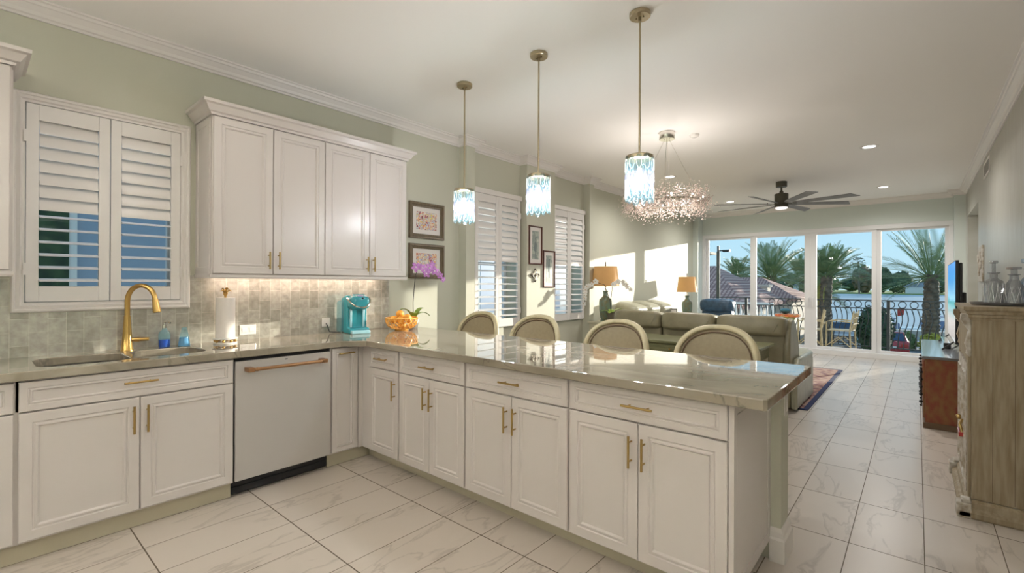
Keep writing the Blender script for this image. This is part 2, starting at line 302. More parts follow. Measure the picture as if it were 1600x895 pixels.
def screen_mat():
    mt, t, b, g, s = geo_mat('tv_picture')
    n = t.nodes.new('ShaderNodeTexNoise'); n.inputs['Scale'].default_value = 2.5; t.links.new(g.outputs['Position'], n.inputs['Vector'])
    z = mth(t, 'ADD', mth(t, 'DIVIDE', mth(t, 'SUBTRACT', s.outputs[2], 0.79), 0.83), mth(t, 'MULTIPLY', mth(t, 'SUBTRACT', n.outputs[0], 0.5), 0.25))
    r = t.nodes.new('ShaderNodeValToRGB'); t.links.new(z, r.inputs[0])
    E = r.color_ramp.elements; E[0].color = (0.45, 0.42, 0.40, 1); E[1].position = 1.0; E[1].color = (0.02, 0.20, 0.60, 1)
    for p, c in ((0.2, (0.55, 0.50, 0.46)), (0.38, (0.20, 0.42, 0.42)), (0.47, (0.03, 0.30, 0.30)), (0.53, (0.22, 0.50, 0.70)), (0.78, (0.03, 0.27, 0.66))):
        q = E.new(p); q.color = (*c, 1)
    t.links.new(r.outputs[0], b.inputs['Emission Color']); setc(b, 'Emission Strength', 1.0); setc(b, 'Base Color', (0.01, 0.01, 0.01, 1)); setc(b, 'Roughness', 0.2)
    return mt
M['screen'] = screen_mat()
def mosaic():
    mt, t, b = nodes('orange_mosaic')
    tc = t.nodes.new('ShaderNodeTexCoord'); v = t.nodes.new('ShaderNodeTexVoronoi'); v.inputs['Scale'].default_value = 16; t.links.new(tc.outputs['Object'], v.inputs['Vector'])
    r = t.nodes.new('ShaderNodeValToRGB'); s = t.nodes.new('ShaderNodeSeparateXYZ'); t.links.new(v.outputs['Color'], s.inputs[0]); t.links.new(s.outputs[0], r.inputs[0]); r.color_ramp.interpolation = 'CONSTANT'
    r.color_ramp.elements[0].color = (0.62, 0.12, 0.04, 1); r.color_ramp.elements[1].position = 0.75; r.color_ramp.elements[1].color = (0.62, 0.36, 0.16, 1)
    q = r.color_ramp.elements.new(0.4); q.color = (0.75, 0.22, 0.05, 1)
    t.links.new(r.outputs[0], b.inputs['Base Color']); setc(b, 'Roughness', 0.3)
    return mt
M['mosaic'] = mosaic()

# ------------------------------------------------------------------ mesh building
OFF = {}
class MB:
    def __init__(s): s.v = []; s.f = []
    def add(s, vs, fs):
        n = len(s.v); s.v += [tuple(v) for v in vs]; s.f += [tuple(n+i for i in f) for f in fs]; return s
    def box(s, x0, x1, y0, y1, z0, z1):
        return s.add([(x0,y0,z0),(x1,y0,z0),(x1,y1,z0),(x0,y1,z0),(x0,y0,z1),(x1,y0,z1),(x1,y1,z1),(x0,y1,z1)],
                     [(0,3,2,1),(4,5,6,7),(0,1,5,4),(1,2,6,5),(2,3,7,6),(3,0,4,7)])
    def obox(s, c, size, rot=(0,0,0)):
        from mathutils import Euler
        R = Euler(rot).to_matrix(); a, b, d = size[0]/2, size[1]/2, size[2]/2
        vs = [Vector(c)+R@Vector(p) for p in ((-a,-b,-d),(a,-b,-d),(a,b,-d),(-a,b,-d),(-a,-b,d),(a,-b,d),(a,b,d),(-a,b,d))]
        return s.add(vs, [(0,3,2,1),(4,5,6,7),(0,1,5,4),(1,2,6,5),(2,3,7,6),(3,0,4,7)])
    def cyl(s, p0, p1, r0, r1=None, n=16):
        p0, p1 = Vector(p0), Vector(p1); r1 = r0 if r1 is None else r1
        ax = (p1-p0).normalized(); u = ax.orthogonal().normalized(); w = ax.cross(u); vs = []
        for p, r in ((p0, r0), (p1, r1)):
            for i in range(n):
                a = 2*PI*i/n; vs.append(p+u*(r*math.cos(a))+w*(r*math.sin(a)))
        fs = [(i, (i+1)%n, n+(i+1)%n, n+i) for i in range(n)]+[tuple(range(n))[::-1], tuple(range(n, 2*n))]
        return s.add(vs, fs)
    def tube(s, pts, r, n=8, closed=False, flat=1.0):
        pts = [Vector(p) for p in pts]; k = len(pts); vs = []; fs = []; pu = None
        for i, p in enumerate(pts):
            a = pts[(i-1) % k] if (i > 0 or closed) else p; b = pts[(i+1) % k] if (i < k-1 or closed) else p
            d = (b-a).normalized() if (b-a).length > 1e-9 else Vector((0,0,1))
            if pu is None: u = d.orthogonal().normalized()
            else:
                u = pu-d*pu.dot(d); u = u.normalized() if u.length > 1e-6 else d.orthogonal().normalized()
            pu = u; w = d.cross(u); rr = r[i] if isinstance(r, (list, tuple)) else r
            for j in range(n):
                t = 2*PI*j/n; vs.append(p+u*(rr*math.cos(t))+w*(rr*flat*math.sin(t)))
        m_ = k if closed else k-1
        for i in range(m_):
            for j in range(n):
                a = i*n+j; b = i*n+(j+1)%n; c = ((i+1)%k)*n+(j+1)%n; d = ((i+1)%k)*n+j; fs.append((a, b, c, d))
        if not closed: fs += [tuple(range(n))[::-1], tuple(range((k-1)*n, k*n))]
        return s.add(vs, fs)
    def lathe(s, prof, c=(0,0,0), n=24, sx=1, sy=1, cap=True):
        vs = []; fs = []; k = len(prof)
        for r, z in prof:
            for j in range(n):
                t = 2*PI*j/n; vs.append((c[0]+r*sx*math.cos(t), c[1]+r*sy*math.sin(t), c[2]+z))
        for i in range(k-1):
            for j in range(n):
                fs.append((i*n+j, i*n+(j+1)%n, (i+1)*n+(j+1)%n, (i+1)*n+j))
        if cap: fs += [tuple(range(n))[::-1], tuple(range((k-1)*n, k*n))]
        return s.add(vs, fs)
    def prism(s, poly, axis, a, b):
        n = len(poly); P = {'x': lambda p, t: (t, p[0], p[1]), 'y': lambda p, t: (p[0], t, p[1]), 'z': lambda p, t: (p[0], p[1], t)}[axis]
        vs = [P(p, a) for p in poly]+[P(p, b) for p in poly]
        return s.add(vs, [(i, (i+1)%n, n+(i+1)%n, n+i) for i in range(n)]+[tuple(range(n))[::-1], tuple(range(n, 2*n))])
    def sweep(s, prof, path, closed=False):
        """prof: (out, z) points; path: (x, y, ox, oy) corners with mitred outward offset direction"""
        vs = []; fs = []; n = len(prof); k = len(path)
        for (x, y, ox, oy) in path:
            for (o, z) in prof: vs.append((x+ox*o, y+oy*o, z))
        for i in range(k if closed else k-1):
            for j in range(n):
                fs.append((i*n+j, i*n+(j+1)%n, ((i+1)%k)*n+(j+1)%n, ((i+1)%k)*n+j))
        if not closed: fs += [tuple(range(n)), tuple(range((k-1)*n, k*n))[::-1]]
        return s.add(vs, fs)
    def sup(s, c, r, e=0.45, n=20, m=12, rot=(0,0,0), wr=0.0):
        """superellipsoid: soft cushion"""
        from mathutils import Euler
        R = Euler(rot).to_matrix(); vs = []; fs = []
        sp = lambda x, p: math.copysign(abs(x)**p, x)
        for i in range(m+1):
            la = -PI/2+PI*i/m
            for j in range(n):
                lo = 2*PI*j/n
                x = sp(math.cos(la), e)*sp(math.cos(lo), e); y = sp(math.cos(la), e)*sp(math.sin(lo), e); z = sp(math.sin(la), e)
                k = 1+wr*math.sin(9*x+4*z)*math.cos(5*y+1)
                vs.append(Vector(c)+R@Vector((x*r[0]*k, y*r[1]*k, z*r[2]*k)))
        for i in range(m):
            for j in range(n): fs.append((i*n+j, i*n+(j+1)%n, (i+1)*n+(j+1)%n, (i+1)*n+j))
        return s.add(vs, fs)
    def ball(s, c, r, n=12, m=8):
        r = (r, r, r) if isinstance(r, (int, float)) else r
        return s.sup(c, r, 1.0, n, m)
    def panel(s, P, u0, u1, z0, z1, prof):
        """nested rectangles: P(u, z, d) maps to space; prof = (inset, depth)"""
        vs = []; k = len(prof)
        for (i, d) in prof:
            for (u, z) in ((u0+i, z0+i), (u1-i, z0+i), (u1-i, z1-i), (u0+i, z1-i)): vs.append(P(u, z, d))
        fs = [(4*i+j, 4*i+(j+1)%4, 4*i+4+(j+1)%4, 4*i+4+j) for i in range(k-1) for j in range(4)]
        return s.add(vs, fs+[(0, 3, 2, 1), tuple(4*(k-1)+j for j in range(4))])
    def build(s, name, m, parent=None, smooth=True, bevel=0.0, seg=2, local=False, origin=None):
        me = bpy.data.meshes.new(name)
        off = Vector((0,0,0))
        if parent is not None and not local: off = OFF.get(parent.name, Vector((0,0,0)))
        if origin is not None: off = Vector(origin)
        me.from_pydata([tuple(Vector(v)-off) for v in s.v], [], s.f); me.validate()
        bm = bmesh.new(); bm.from_mesh(me); bmesh.ops.remove_doubles(bm, verts=bm.verts, dist=1e-6)
        bmesh.ops.recalc_face_normals(bm, faces=bm.faces); bm.to_mesh(me); bm.free()
        me.materials.append(M[m] if isinstance(m, str) else m)
        if smooth:
            me.shade_smooth(); me.set_sharp_from_angle(angle=math.radians(38))
        o = bpy.data.objects.new(name, me); col.objects.link(o)
        if parent is not None: o.parent = parent
        elif origin is not None: o.location = origin
        OFF[o.name] = off
        if bevel > 0:
            md = o.modifiers.new('bevel', 'BEVEL'); md.width = bevel; md.segments = seg; md.limit_method = 'ANGLE'; md.angle_limit = math.radians(40)
        return o
def tag(o, label, cat, group=None, kind=None):
    o['label'] = label; o['category'] = cat
    if group: o['group'] = group
    if kind: o['kind'] = kind
    return o
def thing(name, label, cat, loc=(0,0,0), group=None):
    o = bpy.data.objects.new(name, None); col.objects.link(o); o.location = loc; o.empty_display_size = 0.1
    OFF[o.name] = Vector(loc); return tag(o, label, cat, group)
def struct(o, label=None):
    o['kind'] = 'structure'
    if label: o['label'] = label
    return o
def dup(o, parent=None, loc=None, rotz=None, label=None):
    c = o.copy(); col.objects.link(c)
    if parent is not None: c.parent = parent
    if loc is not None: c.location = loc
    if rotz is not None: c.rotation_euler = (0, 0, rotz)
    if label: c['label'] = label
    for ch in list(o.children): dup(ch, c)
    return c
def lamp(kind, name, loc, energy, color=(1, 0.9, 0.78), size=0.1, parent=None, spot=None, rot=None, size_y=None):
    l = bpy.data.lights.new(name, kind); l.energy = energy; l.color = color
    if kind == 'POINT': l.shadow_soft_size = size
    if kind == 'SPOT': l.shadow_soft_size = size; l.spot_size = spot or 2.2; l.spot_blend = 0.7
    if kind == 'AREA':
        l.size = size
        if size_y: l.shape = 'RECTANGLE'; l.size_y = size_y
    o = bpy.data.objects.new(name, l); col.objects.link(o); o.location = loc
    if rot: o.rotation_euler = rot
    if parent is not None:
        o.parent = parent; o.location = Vector(loc)-OFF.get(parent.name, Vector((0,0,0)))
    return o
# ================================================================== ROOM
XW, XR, YB, C = -3.89, 0.62, 11.13, 2.985
def cells(mb, u0, u1, z0, z1, holes, put):
    us = sorted({u0, u1, *[h[0] for h in holes], *[h[1] for h in holes]}); zs = sorted({z0, z1, *[h[2] for h in holes], *[h[3] for h in holes]})
    for a, b in zip(us, us[1:]):
        run = None
        for c, d in zip(zs, zs[1:]):
            if any(h[0] <= a and b <= h[1] and h[2] <= c and d <= h[3] for h in holes):
                if run: put(a, b, *run); run = None
            else: run = (run[0], d) if run else (c, d)
        if run: put(a, b, *run)
struct(MB().box(-4.14, 2.7, -3.0, 11.06, -0.12, 0.0).build('floor', 'floor', smooth=False), 'marble look rectangular floor tiles with dark grout lines')
struct(MB().box(-4.14, 2.7, -3.0, 11.35, C, C+0.12).build('ceiling', 'ceil', smooth=False), 'smooth warm white ceiling')
KW = (0.215, 0.968, 1.25, 2.405); B1 = (3.80, 4.62, 0.84, 2.43); B2 = (5.33, 6.14, 0.84, 2.43)
wl = MB(); cells(wl, -3.0, 11.35, 0.0, C, [KW, B1, B2], lambda a, b, c, d: wl.box(-4.14, XW, a, b, c, d))
struct(wl.build('wall_left', 'wall', smooth=False), 'long sage green wall with three shuttered windows')
for i, (a, b) in enumerate(((3.595, 3.73), (4.66, 5.27), (6.18, 6.30))):
    struct(MB().box(XW, -3.77, a, b, 0, C).build('trim_%d' % (i+2), 'wall', smooth=False), ('narrow sage pilaster beside the near dining window', 'wide sage pilaster holding the two bird pictures', 'narrow sage pilaster before the living room wall')[i])
wb = MB().box(XW, 0.87, YB, 11.35, 2.5, C).box(XW, -3.77, 10.84, 11.35, 0, C).box(0.475, 0.87, 10.9, 11.35, 0, C)
struct(wb.build('wall_back', 'wallr', smooth=False), 'sage wall above and beside the glass doors')
wr = MB(); cells(wr, 1.5, 11.0, 0.0, C, [(8.86, 10.6, 0.0, 2.50)], lambda a, b, c, d: wr.box(XR, 0.87, a, b, c, d))
struct(wr.build('wall_right', 'wallsheen', smooth=False), 'wall with a painted silvery sheen behind the carved cabinet')
struct(MB().box(0.86, 0.95, 8.8, 10.7, 0, 2.6).build('wall_alcove', 'wallr', smooth=False), 'pale green back of the wall opening')
struct(MB().box(-4.14, 2.7, -3.15, -3.0, 0, C).build('wall_near', 'wallr', smooth=False))
struct(MB().box(2.6, 2.75, -3.0, 1.5, 0, C).box(0.62, 2.75, 1.35, 1.5, 0, C).build('wall_kitchen', 'wallr', smooth=False))
crown = [(0, C), (0, 2.894), (0.012, 2.894), (0.016, 2.906), (0.028, 2.912), (0.036, 2.930), (0.062, 2.955), (0.072, 2.958), (0.078, 2.972), (0.092, 2.976), (0.092, C)]
path = [(XW,-3.0,1,0),(XW,3.595,1,-1),(-3.77,3.595,1,-1),(-3.77,3.73,1,1),(XW,3.73,1,1),(XW,4.66,1,-1),(-3.77,4.66,1,-1),(-3.77,5.27,1,1),(XW,5.27,1,1),
        (XW,6.18,1,-1),(-3.77,6.18,1,-1),(-3.77,6.30,1,1),(XW,6.30,1,1),(XW,10.84,1,-1),(-3.77,10.84,1,-1),(-3.77,YB,1,-1),(0.475,YB,-1,-1),(0.475,10.9,-1,-1),(XR,10.9,-1,-1),(XR,1.5,-1,0)]
struct(MB().sweep(crown, path).build('trim_1', 'trim', smooth=False), 'white crown moulding around the ceiling')
bp_ = [(0, 0), (0.014, 0), (0.014, 0.10), (0.009, 0.115), (0.009, 0.128), (0.004, 0.135), (0, 0.135)]
struct(MB().sweep(bp_, path[11:15][:3]).build('baseboard_left', 'trim', smooth=False))
struct(MB().sweep(bp_, [(XR, 8.86, -1, 0), (XR, 1.5, -1, 0)]).build('baseboard_right', 'trim', smooth=False))
bk_ = MB(); cells(bk_, -1.6, 2.675, 0.93, 1.42, [(0.20, 0.98, 1.235, 1.42)], lambda a, b, c, d: bk_.box(XW, XW+0.012, a, b, c, d))
struct(bk_.build('backsplash', 'splash', smooth=False), 'pearly upright subway tile backsplash')
struct(MB().box(-3.77, -0.507, 2.63, 2.79, 0, 0.891).build('wall_knee', 'wall', smooth=False), 'sage green half wall under the peninsula counter')
struct(MB().sweep([(0, 0), (0.020, 0), (0.020, 0.11), (0.012, 0.12), (0.010, 0.145), (0.003, 0.165), (0, 0.165)], [(-0.555, 2.63, 0, -1), (-0.507, 2.63, 1, -1), (-0.507, 2.79, 1, 1), (-3.7, 2.79, 0, 1)]).build('baseboard_peninsula', 'trim', smooth=False), 'stepped white baseboard wrapping the half wall end')

# ------------------------------------------------------------------ sliding glass doors
def P_y(y0): return lambda u, z, d: (u, y0-d, z)
def P_x(x0): return lambda u, z, d: (x0+d, u, z)
dr = thing('door_1', 'four panel sliding glass door to the balcony', 'door', (-1.65, 11.2, 0)); dr['kind'] = 'structure'; del dr['category']
MB().box(-3.77, 0.475, 11.04, 11.30, 0, 0.10).build('sill', 'alum', dr, smooth=False, bevel=0.004)
fr = MB().box(-3.77, 0.475, 11.13, 11.26, 2.42, 2.5).box(-3.77, -3.70, 11.13, 11.26, 0.1, 2.42).box(0.42, 0.475, 11.13, 11.26, 0.1, 2.42)
fr.build('door_frame', 'alum', dr, smooth=False, bevel=0.004)
pans = [(-3.70, -2.70, 0.058, 0.064, 11.20), (-2.70, -1.636, 0.064, 0.105, 11.17), (-1.636, -0.58, 0.105, 0.071, 11.17), (-0.58, 0.42, 0.071, 0.05, 11.20)]
for x0, x1, l, r, y in pans:
    p = MB(); p.box(x0, x0+l, y-0.02, y+0.02, 0.1, 2.42).box(x1-r, x1, y-0.02, y+0.02, 0.1, 2.42).box(x0+l, x1-r, y-0.02, y+0.02, 0.1, 0.147).box(x0+l, x1-r, y-0.02, y+0.02, 2.378, 2.42)
    po = p.build('door_panel', 'alum', dr, smooth=False, bevel=0.003)
    MB().box(x0+l-0.004, x1-r+0.004, y-0.003, y+0.003, 0.143, 2.382).build('glass_pane', 'glass', po, smooth=False)
for hx in (-1.675, -1.595):
    MB().box(hx-0.012, hx+0.012, 11.115, 11.15, 0.92, 1.12).build('door_handle', 'alum', dr, bevel=0.004)

# ------------------------------------------------------------------ shuttered windows
def louver(mb, x, y0, y1, z, w, tilt, t=0.010):
    c, s = math.cos(tilt), math.sin(tilt); pts = []
    for k in range(10):
        a = 2*PI*k/10; u = w/2*math.cos(a); v = t/2*math.sin(a); pts.append((x+u*c-v*s, z+u*s+v*c))
    n = 10; vs = [(p[0], y0, p[1]) for p in pts]+[(p[0], y1, p[1]) for p in pts]
    mb.add(vs, [(i, (i+1)%n, n+(i+1)%n, n+i) for i in range(n)]+[tuple(range(n))[::-1], tuple(range(n, 2*n))])
def shutter(root, x, y0, y1, z0, z1, nlouv, nup, stl, rail_b, rail_t, hinge):
    w = MB(); w.box(x-0.014, x+0.014, y0, y0+stl, z0, z1).box(x-0.014, x+0.014, y1-stl, y1, z0, z1).box(x-0.012, x+0.012, y0+stl, y1-stl, z0, z0+rail_b).box(x-0.012, x+0.012, y0+stl, y1-stl, z1-rail_t, z1)
    p = w.build('shutter_panel', 'shut', root, smooth=False, bevel=0.002)
    a, b = z0+rail_b, z1-rail_t; pitch = (b-a)/nlouv
    for k in range(nlouv):
        up = k >= nlouv-nup
        lv = MB(); louver(lv, x-0.002, y0+stl+0.002, y1-stl-0.002, a+pitch*(k+0.5), 0.084, math.radians(-70) if up else math.radians(-12), 0.012)
        lv.build('louver', 'shut', p)
    for hz in (z0+0.19, z1-0.19):
        hy = y0-0.004 if hinge < 0 else y1+0.004
        MB().box(x-0.01, x+0.018, hy-0.006, hy+0.006, hz-0.035, hz+0.035).build('hinge', 'shut', p, smooth=False)
w1 = thing('window_1', 'shuttered window above the kitchen sink', 'window', (XW, 0.59, 1.19)); w1['kind'] = 'structure'; del w1['category']
cas = [(0, 0.0), (0, 0.018), (0.008, 0.026), (0.016, 0.026), (0.022, 0.018), (0.038, 0.022), (0.046, 0.014), (0.058, 0.014)]
# casing with mitred profile: outer rectangle to inner opening
def casing(root, x0, y0, y1, z0, z1, name='window_frame'):
    mb = MB(); vs = []; fs = []; pr = cas+[(0.058, -0.06), (0, -0.0)]
    k = len(pr)
    for (i, d) in pr:
        for (u, z) in ((y0+i, z0+i), (y1-i, z0+i), (y1-i, z1-i), (y0+i, z1-i)): vs.append((x0+d, u, z))
    fs = [(4*i+j, 4*i+(j+1)%4, 4*((i+1)%k)+(j+1)%4, 4*((i+1)%k)+j) for i in range(k) for j in range(4)]
    mb.add(vs, fs); return mb.build(name, 'trim', root, smooth=False)
casing(w1, XW, 0.158, 1.025, 1.192, 2.464)
shutter(w1, XW+0.006, 0.219, 0.590, 1.254, 2.401, 13, 7, 0.053, 0.09, 0.09, -1)
shutter(w1, XW+0.006, 0.594, 0.964, 1.254, 2.401, 13, 7, 0.053, 0.09, 0.09, 1)
sash = MB().box(-4.13, -4.08, 0.17, 0.24, 1.2, 2.45).box(-4.13, -4.08, 0.94, 1.0, 1.2, 2.45).box(-4.13, -4.08, 0.24, 0.94, 1.2, 1.28).box(-4.13, -4.08, 0.24, 0.94, 2.37, 2.45).box(-4.12, -4.085, 0.57, 0.605, 1.28, 2.37)
so = sash.build('window_sash', 'alum', w1, smooth=False)
MB().box(-4.105, -4.10, 0.235, 0.945, 1.275, 2.375).build('glass_pane', 'glass', so, smooth=False)
for i, (a, b) in enumerate(((3.80, 4.62), (5.33, 6.14))):
    w = thing('window_%d' % (i+2), ('shuttered dining window between the two nearer pilasters', 'shuttered dining window beside the bird pictures')[i], 'window', (XW, (a+b)/2, 0.84)); w['kind'] = 'structure'; del w['category']
    MB().box(XW, XW+0.055, a-0.02, b+0.025, 2.425, 2.486).box(XW, XW+0.02, a-0.015, a+0.03, 0.83, 2.425).box(XW, XW+0.02, b-0.03, b+0.015, 0.83, 2.425).build('window_frame', 'trim', w, smooth=False, bevel=0.003)
    mid = (a+b)/2
    shutter(w, XW+0.036, a+0.005, mid-0.001, 0.845, 2.423, 18, 9, 0.05, 0.10, 0.09, -1)
    shutter(w, XW+0.036, mid+0.001, b-0.005, 0.845, 2.423, 18, 9, 0.05, 0.10, 0.09, 1)
    s_ = MB().box(-4.13, -4.08, a-0.02, a+0.04, 0.8, 2.45).box(-4.13, -4.08, b-0.04, b+0.02, 0.8, 2.45).box(-4.13, -4.08, a+0.04, b-0.04, 0.8, 0.88).box(-4.13, -4.08, a+0.04, b-0.04, 2.37, 2.45).box(-4.12, -4.085, a+0.04, b-0.04, 1.60, 1.64)
    s2 = s_.build('window_sash', 'alum', w, smooth=False)
    MB().box(-4.105, -4.10, a+0.035, b-0.035, 0.875, 2.375).build('glass_pane', 'glass', s2, smooth=False)

# ================================================================== KITCHEN CABINETS
DP = [(0, 0), (0, 0.016), (0.003, 0.019), (0.046, 0.019), (0.050, 0.0145), (0.054, 0.0145), (0.060, 0.0185), (0.066, 0.0185), (0.073, 0.009)]
DPS = [(0, 0), (0, 0.016), (0.003, 0.019), (0.030, 0.019), (0.033, 0.015), (0.036, 0.015), (0.040, 0.0185), (0.044, 0.0185), (0.049, 0.010)]
def bar_handle(par, P, u, z, L, vertical, m='brass'):
    h = MB(); o = 0.019+0.032
    if vertical:
        h.cyl(P(u, z-L/2, o), P(u, z+L/2, o), 0.0058, n=10)
        for s in (-1, 1): h.cyl(P(u, z+s*L*0.30, 0.017), P(u, z+s*L*0.30, o), 0.0042, n=8)
    else:
        h.cyl(P(u-L/2, z, o), P(u+L/2, z, o), 0.0058, n=10)
        for s in (-1, 1): h.cyl(P(u+s*L*0.30, z, 0.017), P(u+s*L*0.30, z, o), 0.0042, n=8)
    return h.build('handle', m, par)
def front(par, kind, P, u0, u1, z0, z1, prof, hu=None, hz=None, L=0.15, vert=True):
    g = 0.0018
    o = MB().panel(P, u0+g, u1-g, z0+g, z1-g, prof).build(kind, 'cab', par, smooth=False)
    if hu is not None: bar_handle(o, P, hu, hz, L, vert)
    return o
XF, YF = -3.284, 2.019     # carcass faces (door fronts stand 19 mm proud)
PX, PY = P_x(XF), P_y(YF)
ZB, ZS, ZT = 0.110, 0.736, 0.886
GB = 'white base cabinets of the kitchen'
# sink run
c0 = thing('base_cabinet', 'white base cabinet at the far left of the sink run, cut by the frame', 'cabinet', (-3.57, -0.15, 0), GB)
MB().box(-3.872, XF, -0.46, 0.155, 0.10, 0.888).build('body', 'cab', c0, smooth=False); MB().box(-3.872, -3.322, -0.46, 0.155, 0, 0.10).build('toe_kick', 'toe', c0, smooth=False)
front(c0, 'drawer', PX, -0.45, 0.150, ZS+0.002, ZT, DPS, -0.15, 0.81, 0.14, False); front(c0, 'door', PX, -0.45, 0.150, ZB, ZS-0.002, DP)
c1 = thing('base_cabinet', 'wide white sink cabinet with a long false drawer above two doors', 'cabinet', (-3.57, 0.63, 0), GB)
MB().box(-3.872, XF, 0.155, 1.105, 0.10, 0.74).box(XF-0.03, XF, 0.155, 1.105, 0.74, 0.888).box(-3.872, XF, 0.155, 0.175, 0.74, 0.888).box(-3.872, XF, 1.085, 1.105, 0.74, 0.888).build('body', 'cab', c1, smooth=False)
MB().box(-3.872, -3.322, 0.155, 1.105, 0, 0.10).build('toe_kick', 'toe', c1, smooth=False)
front(c1, 'drawer', PX, 0.163, 1.102, ZS+0.002, ZT, DPS, 0.632, 0.822, 0.15, False)
front(c1, 'door', PX, 0.163, 0.631, ZB, ZS-0.002, DP, 0.601, 0.615, 0.15); front(c1, 'door', PX, 0.633, 1.102, ZB, ZS-0.002, DP, 0.662, 0.615, 0.15)
dw = thing('dishwasher', 'white dishwasher with a copper bar handle and black kick plate', 'dishwasher', (-3.55, 1.43, 0))
MB().box(-3.872, -3.292, 1.109, 1.751, 0.10, 0.886).build('body', 'black', dw, smooth=False)
MB().box(-3.872, -3.33, 1.109, 1.751, 0.012, 0.10).box(-3.34, -3.322, 1.115, 1.745, 0.012, 0.055).build('kick_plate', 'black', dw, smooth=False)
dd = MB().box(-3.291, -3.262, 1.112, 1.748, 0.108, 0.868).build('door', 'dwhite', dw, smooth=False, bevel=0.004)
hb = MB().cyl((-3.205, 1.165, 0.815), (-3.205, 1.69, 0.815), 0.0115, n=14)
for yy in (1.165, 1.655): hb.box(-3.262, -3.193, yy-0.002, yy+0.037, 0.802, 0.829)
for yy in (1.215, 1.635): hb.cyl((-3.205, yy, 0.815), (-3.205, yy+0.012, 0.815), 0.0135, n=14)
hb.build('handle', 'copper', dd, bevel=0.002)
MB().box(-3.262, -3.2605, 1.418, 1.436, 0.848, 0.854).build('badge', 'black', dd, smooth=False)
c2 = thing('base_cabinet', 'narrow white pull-out cabinet between the dishwasher and the corner', 'cabinet', (-3.57, 1.88, 0), GB)
MB().box(-3.872, XF, 1.755, 2.018, 0.10, 0.888).box(XF, XF+0.012, 1.985, 2.018, 0.10, 0.888).build('body', 'cab', c2, smooth=False)
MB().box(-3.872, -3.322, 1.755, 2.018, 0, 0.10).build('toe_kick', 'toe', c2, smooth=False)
front(c2, 'door', PX, 1.762, 1.968, ZB, ZT, DPS, 1.865, 0.845, 0.125, False)
# peninsula run
bx = [-3.165, -2.784, -2.105, -1.343, -0.574]
labs = ['white corner cabinet of the peninsula with one small drawer and one door', 'white peninsula cabinet, second from the corner, with two narrow doors', 'white peninsula cabinet, third from the corner, with two doors', 'widest white peninsula cabinet beside the panelled end']
for i in range(4):
    a, b = bx[i]+(0.0 if i else 0), bx[i+1]
    c = thing('base_cabinet', labs[i], 'cabinet', ((a+b)/2, 2.3, 0), GB)
    bd = MB().box(a if i else -3.872, b if i < 3 else -0.575, YF, 2.60, 0.10, 0.888).build('body', 'cab', c, smooth=False)
    tk_ = MB().box(a if i else -3.872, b if i < 3 else -0.62, 2.107, 2.60, 0, 0.10)
    if i == 0: tk_.box(-3.872, -3.322, 2.019, 2.107, 0, 0.10)
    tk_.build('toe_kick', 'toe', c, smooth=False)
    cx = (a+b)/2; e0 = a+0.006; e1 = b-0.006 if i < 3 else b-0.002
    front(c, 'drawer', PY, e0, e1, ZS+0.002, ZT, DPS if i == 0 else DPS, cx, 0.812, 0.145 if i == 0 else 0.15, False)
    if i == 0: front(c, 'door', PY, e0, e1, ZB, ZS-0.002, DP, e1-0.035, 0.605, 0.14)
    else:
        mid = [0, -2.445, -1.726, -0.963][i]
        front(c, 'door', PY, e0, mid, ZB, ZS-0.002, DP, mid-0.032, 0.605, 0.145); front(c, 'door', PY, mid, e1, ZB, ZS-0.002, DP, mid+0.032, 0.605, 0.145)
    if i == 3:
        ep = MB().box(-0.575, -0.560, 2.010, 2.628, 0.10, 0.891)
        ep.panel(lambda u, z, d: (-0.560+d, u, z), 2.010, 2.628, 0.10, 0.891, [(0, 0), (0, 0.006), (0.045, 0.006), (0.047, 0.001), (0.052, 0.001), (0.054, 0.004)])
        ep.build('end_panel', 'cab', c, smooth=False)
# uppers
def upper(y0, y1, lab, splits, hs, side):
    u = thing('wall_cabinet', lab, 'cabinet', (-3.70, (y0+y1)/2, 1.42), 'white upper cabinets')
    X0 = -3.559; PU = P_x(X0)
    MB().box(XW+0.001, X0, y0, y1, 1.425, 2.50).build('body', 'cab', u, smooth=False)
    pr = [(0, 2.487), (0.012, 2.487), (0.014, 2.502), (0.028, 2.508), (0.050, 2.545), (0.066, 2.553), (0.068, 2.572), (0, 2.572)]
    MB().sweep(pr, [(XW+0.001, y0, 0, -1), (X0+0.012, y0, 1, -1), (X0+0.012, y1, 1, 1), (XW+0.001, y1, 0, 1)]).build('crown', 'cab', u, smooth=False)
    MB().sweep([(0, 1.425), (0, 1.398), (0.006, 1.398), (0.010, 1.408), (0.010, 1.425)], [(XW+0.001, y0, 0, -1), (X0+0.004, y0, 1, -1), (X0+0.004, y1, 1, 1), (XW+0.001, y1, 0, 1)]).build('light_rail', 'cab', u, smooth=False)
    for s in side:
        yy = y0 if s < 0 else y1
        MB().panel(lambda a, z, d: (a, yy+s*d, z), -3.872, -3.59, 1.43, 2.48, [(0, 0), (0, 0.006), (0.045, 0.006), (0.047, 0.002), (0.055, 0.002)]).build('side_panel', 'cab', u, smooth=False)
    for k in range(len(splits)-1):
        front(u, 'door', PU, splits[k]+0.001, splits[k+1]-0.001, 1.43, 2.484, DP, hs[k], 1.53, 0.125)
    return u
upper(1.062, 2.628, 'white four door upper cabinet between the sink window and the framed prints', [1.066, 1.452, 1.845, 2.245, 2.626], [1.418, 1.486, 2.213, 2.277], [-1, 1])
upper(-0.62, 0.150, 'white upper cabinet left of the sink window, cut by the frame', [-0.616, -0.235, 0.146], [-0.27, -0.20], [1])
ub = thing('under_cabinet_light', 'slim light bar under the four door upper cabinet', 'light', (-3.80, 1.85, 1.424))
MB().box(-3.84, -3.79, 1.12, 2.58, 1.416, 1.4245).build('housing', 'trim', ub, smooth=False)
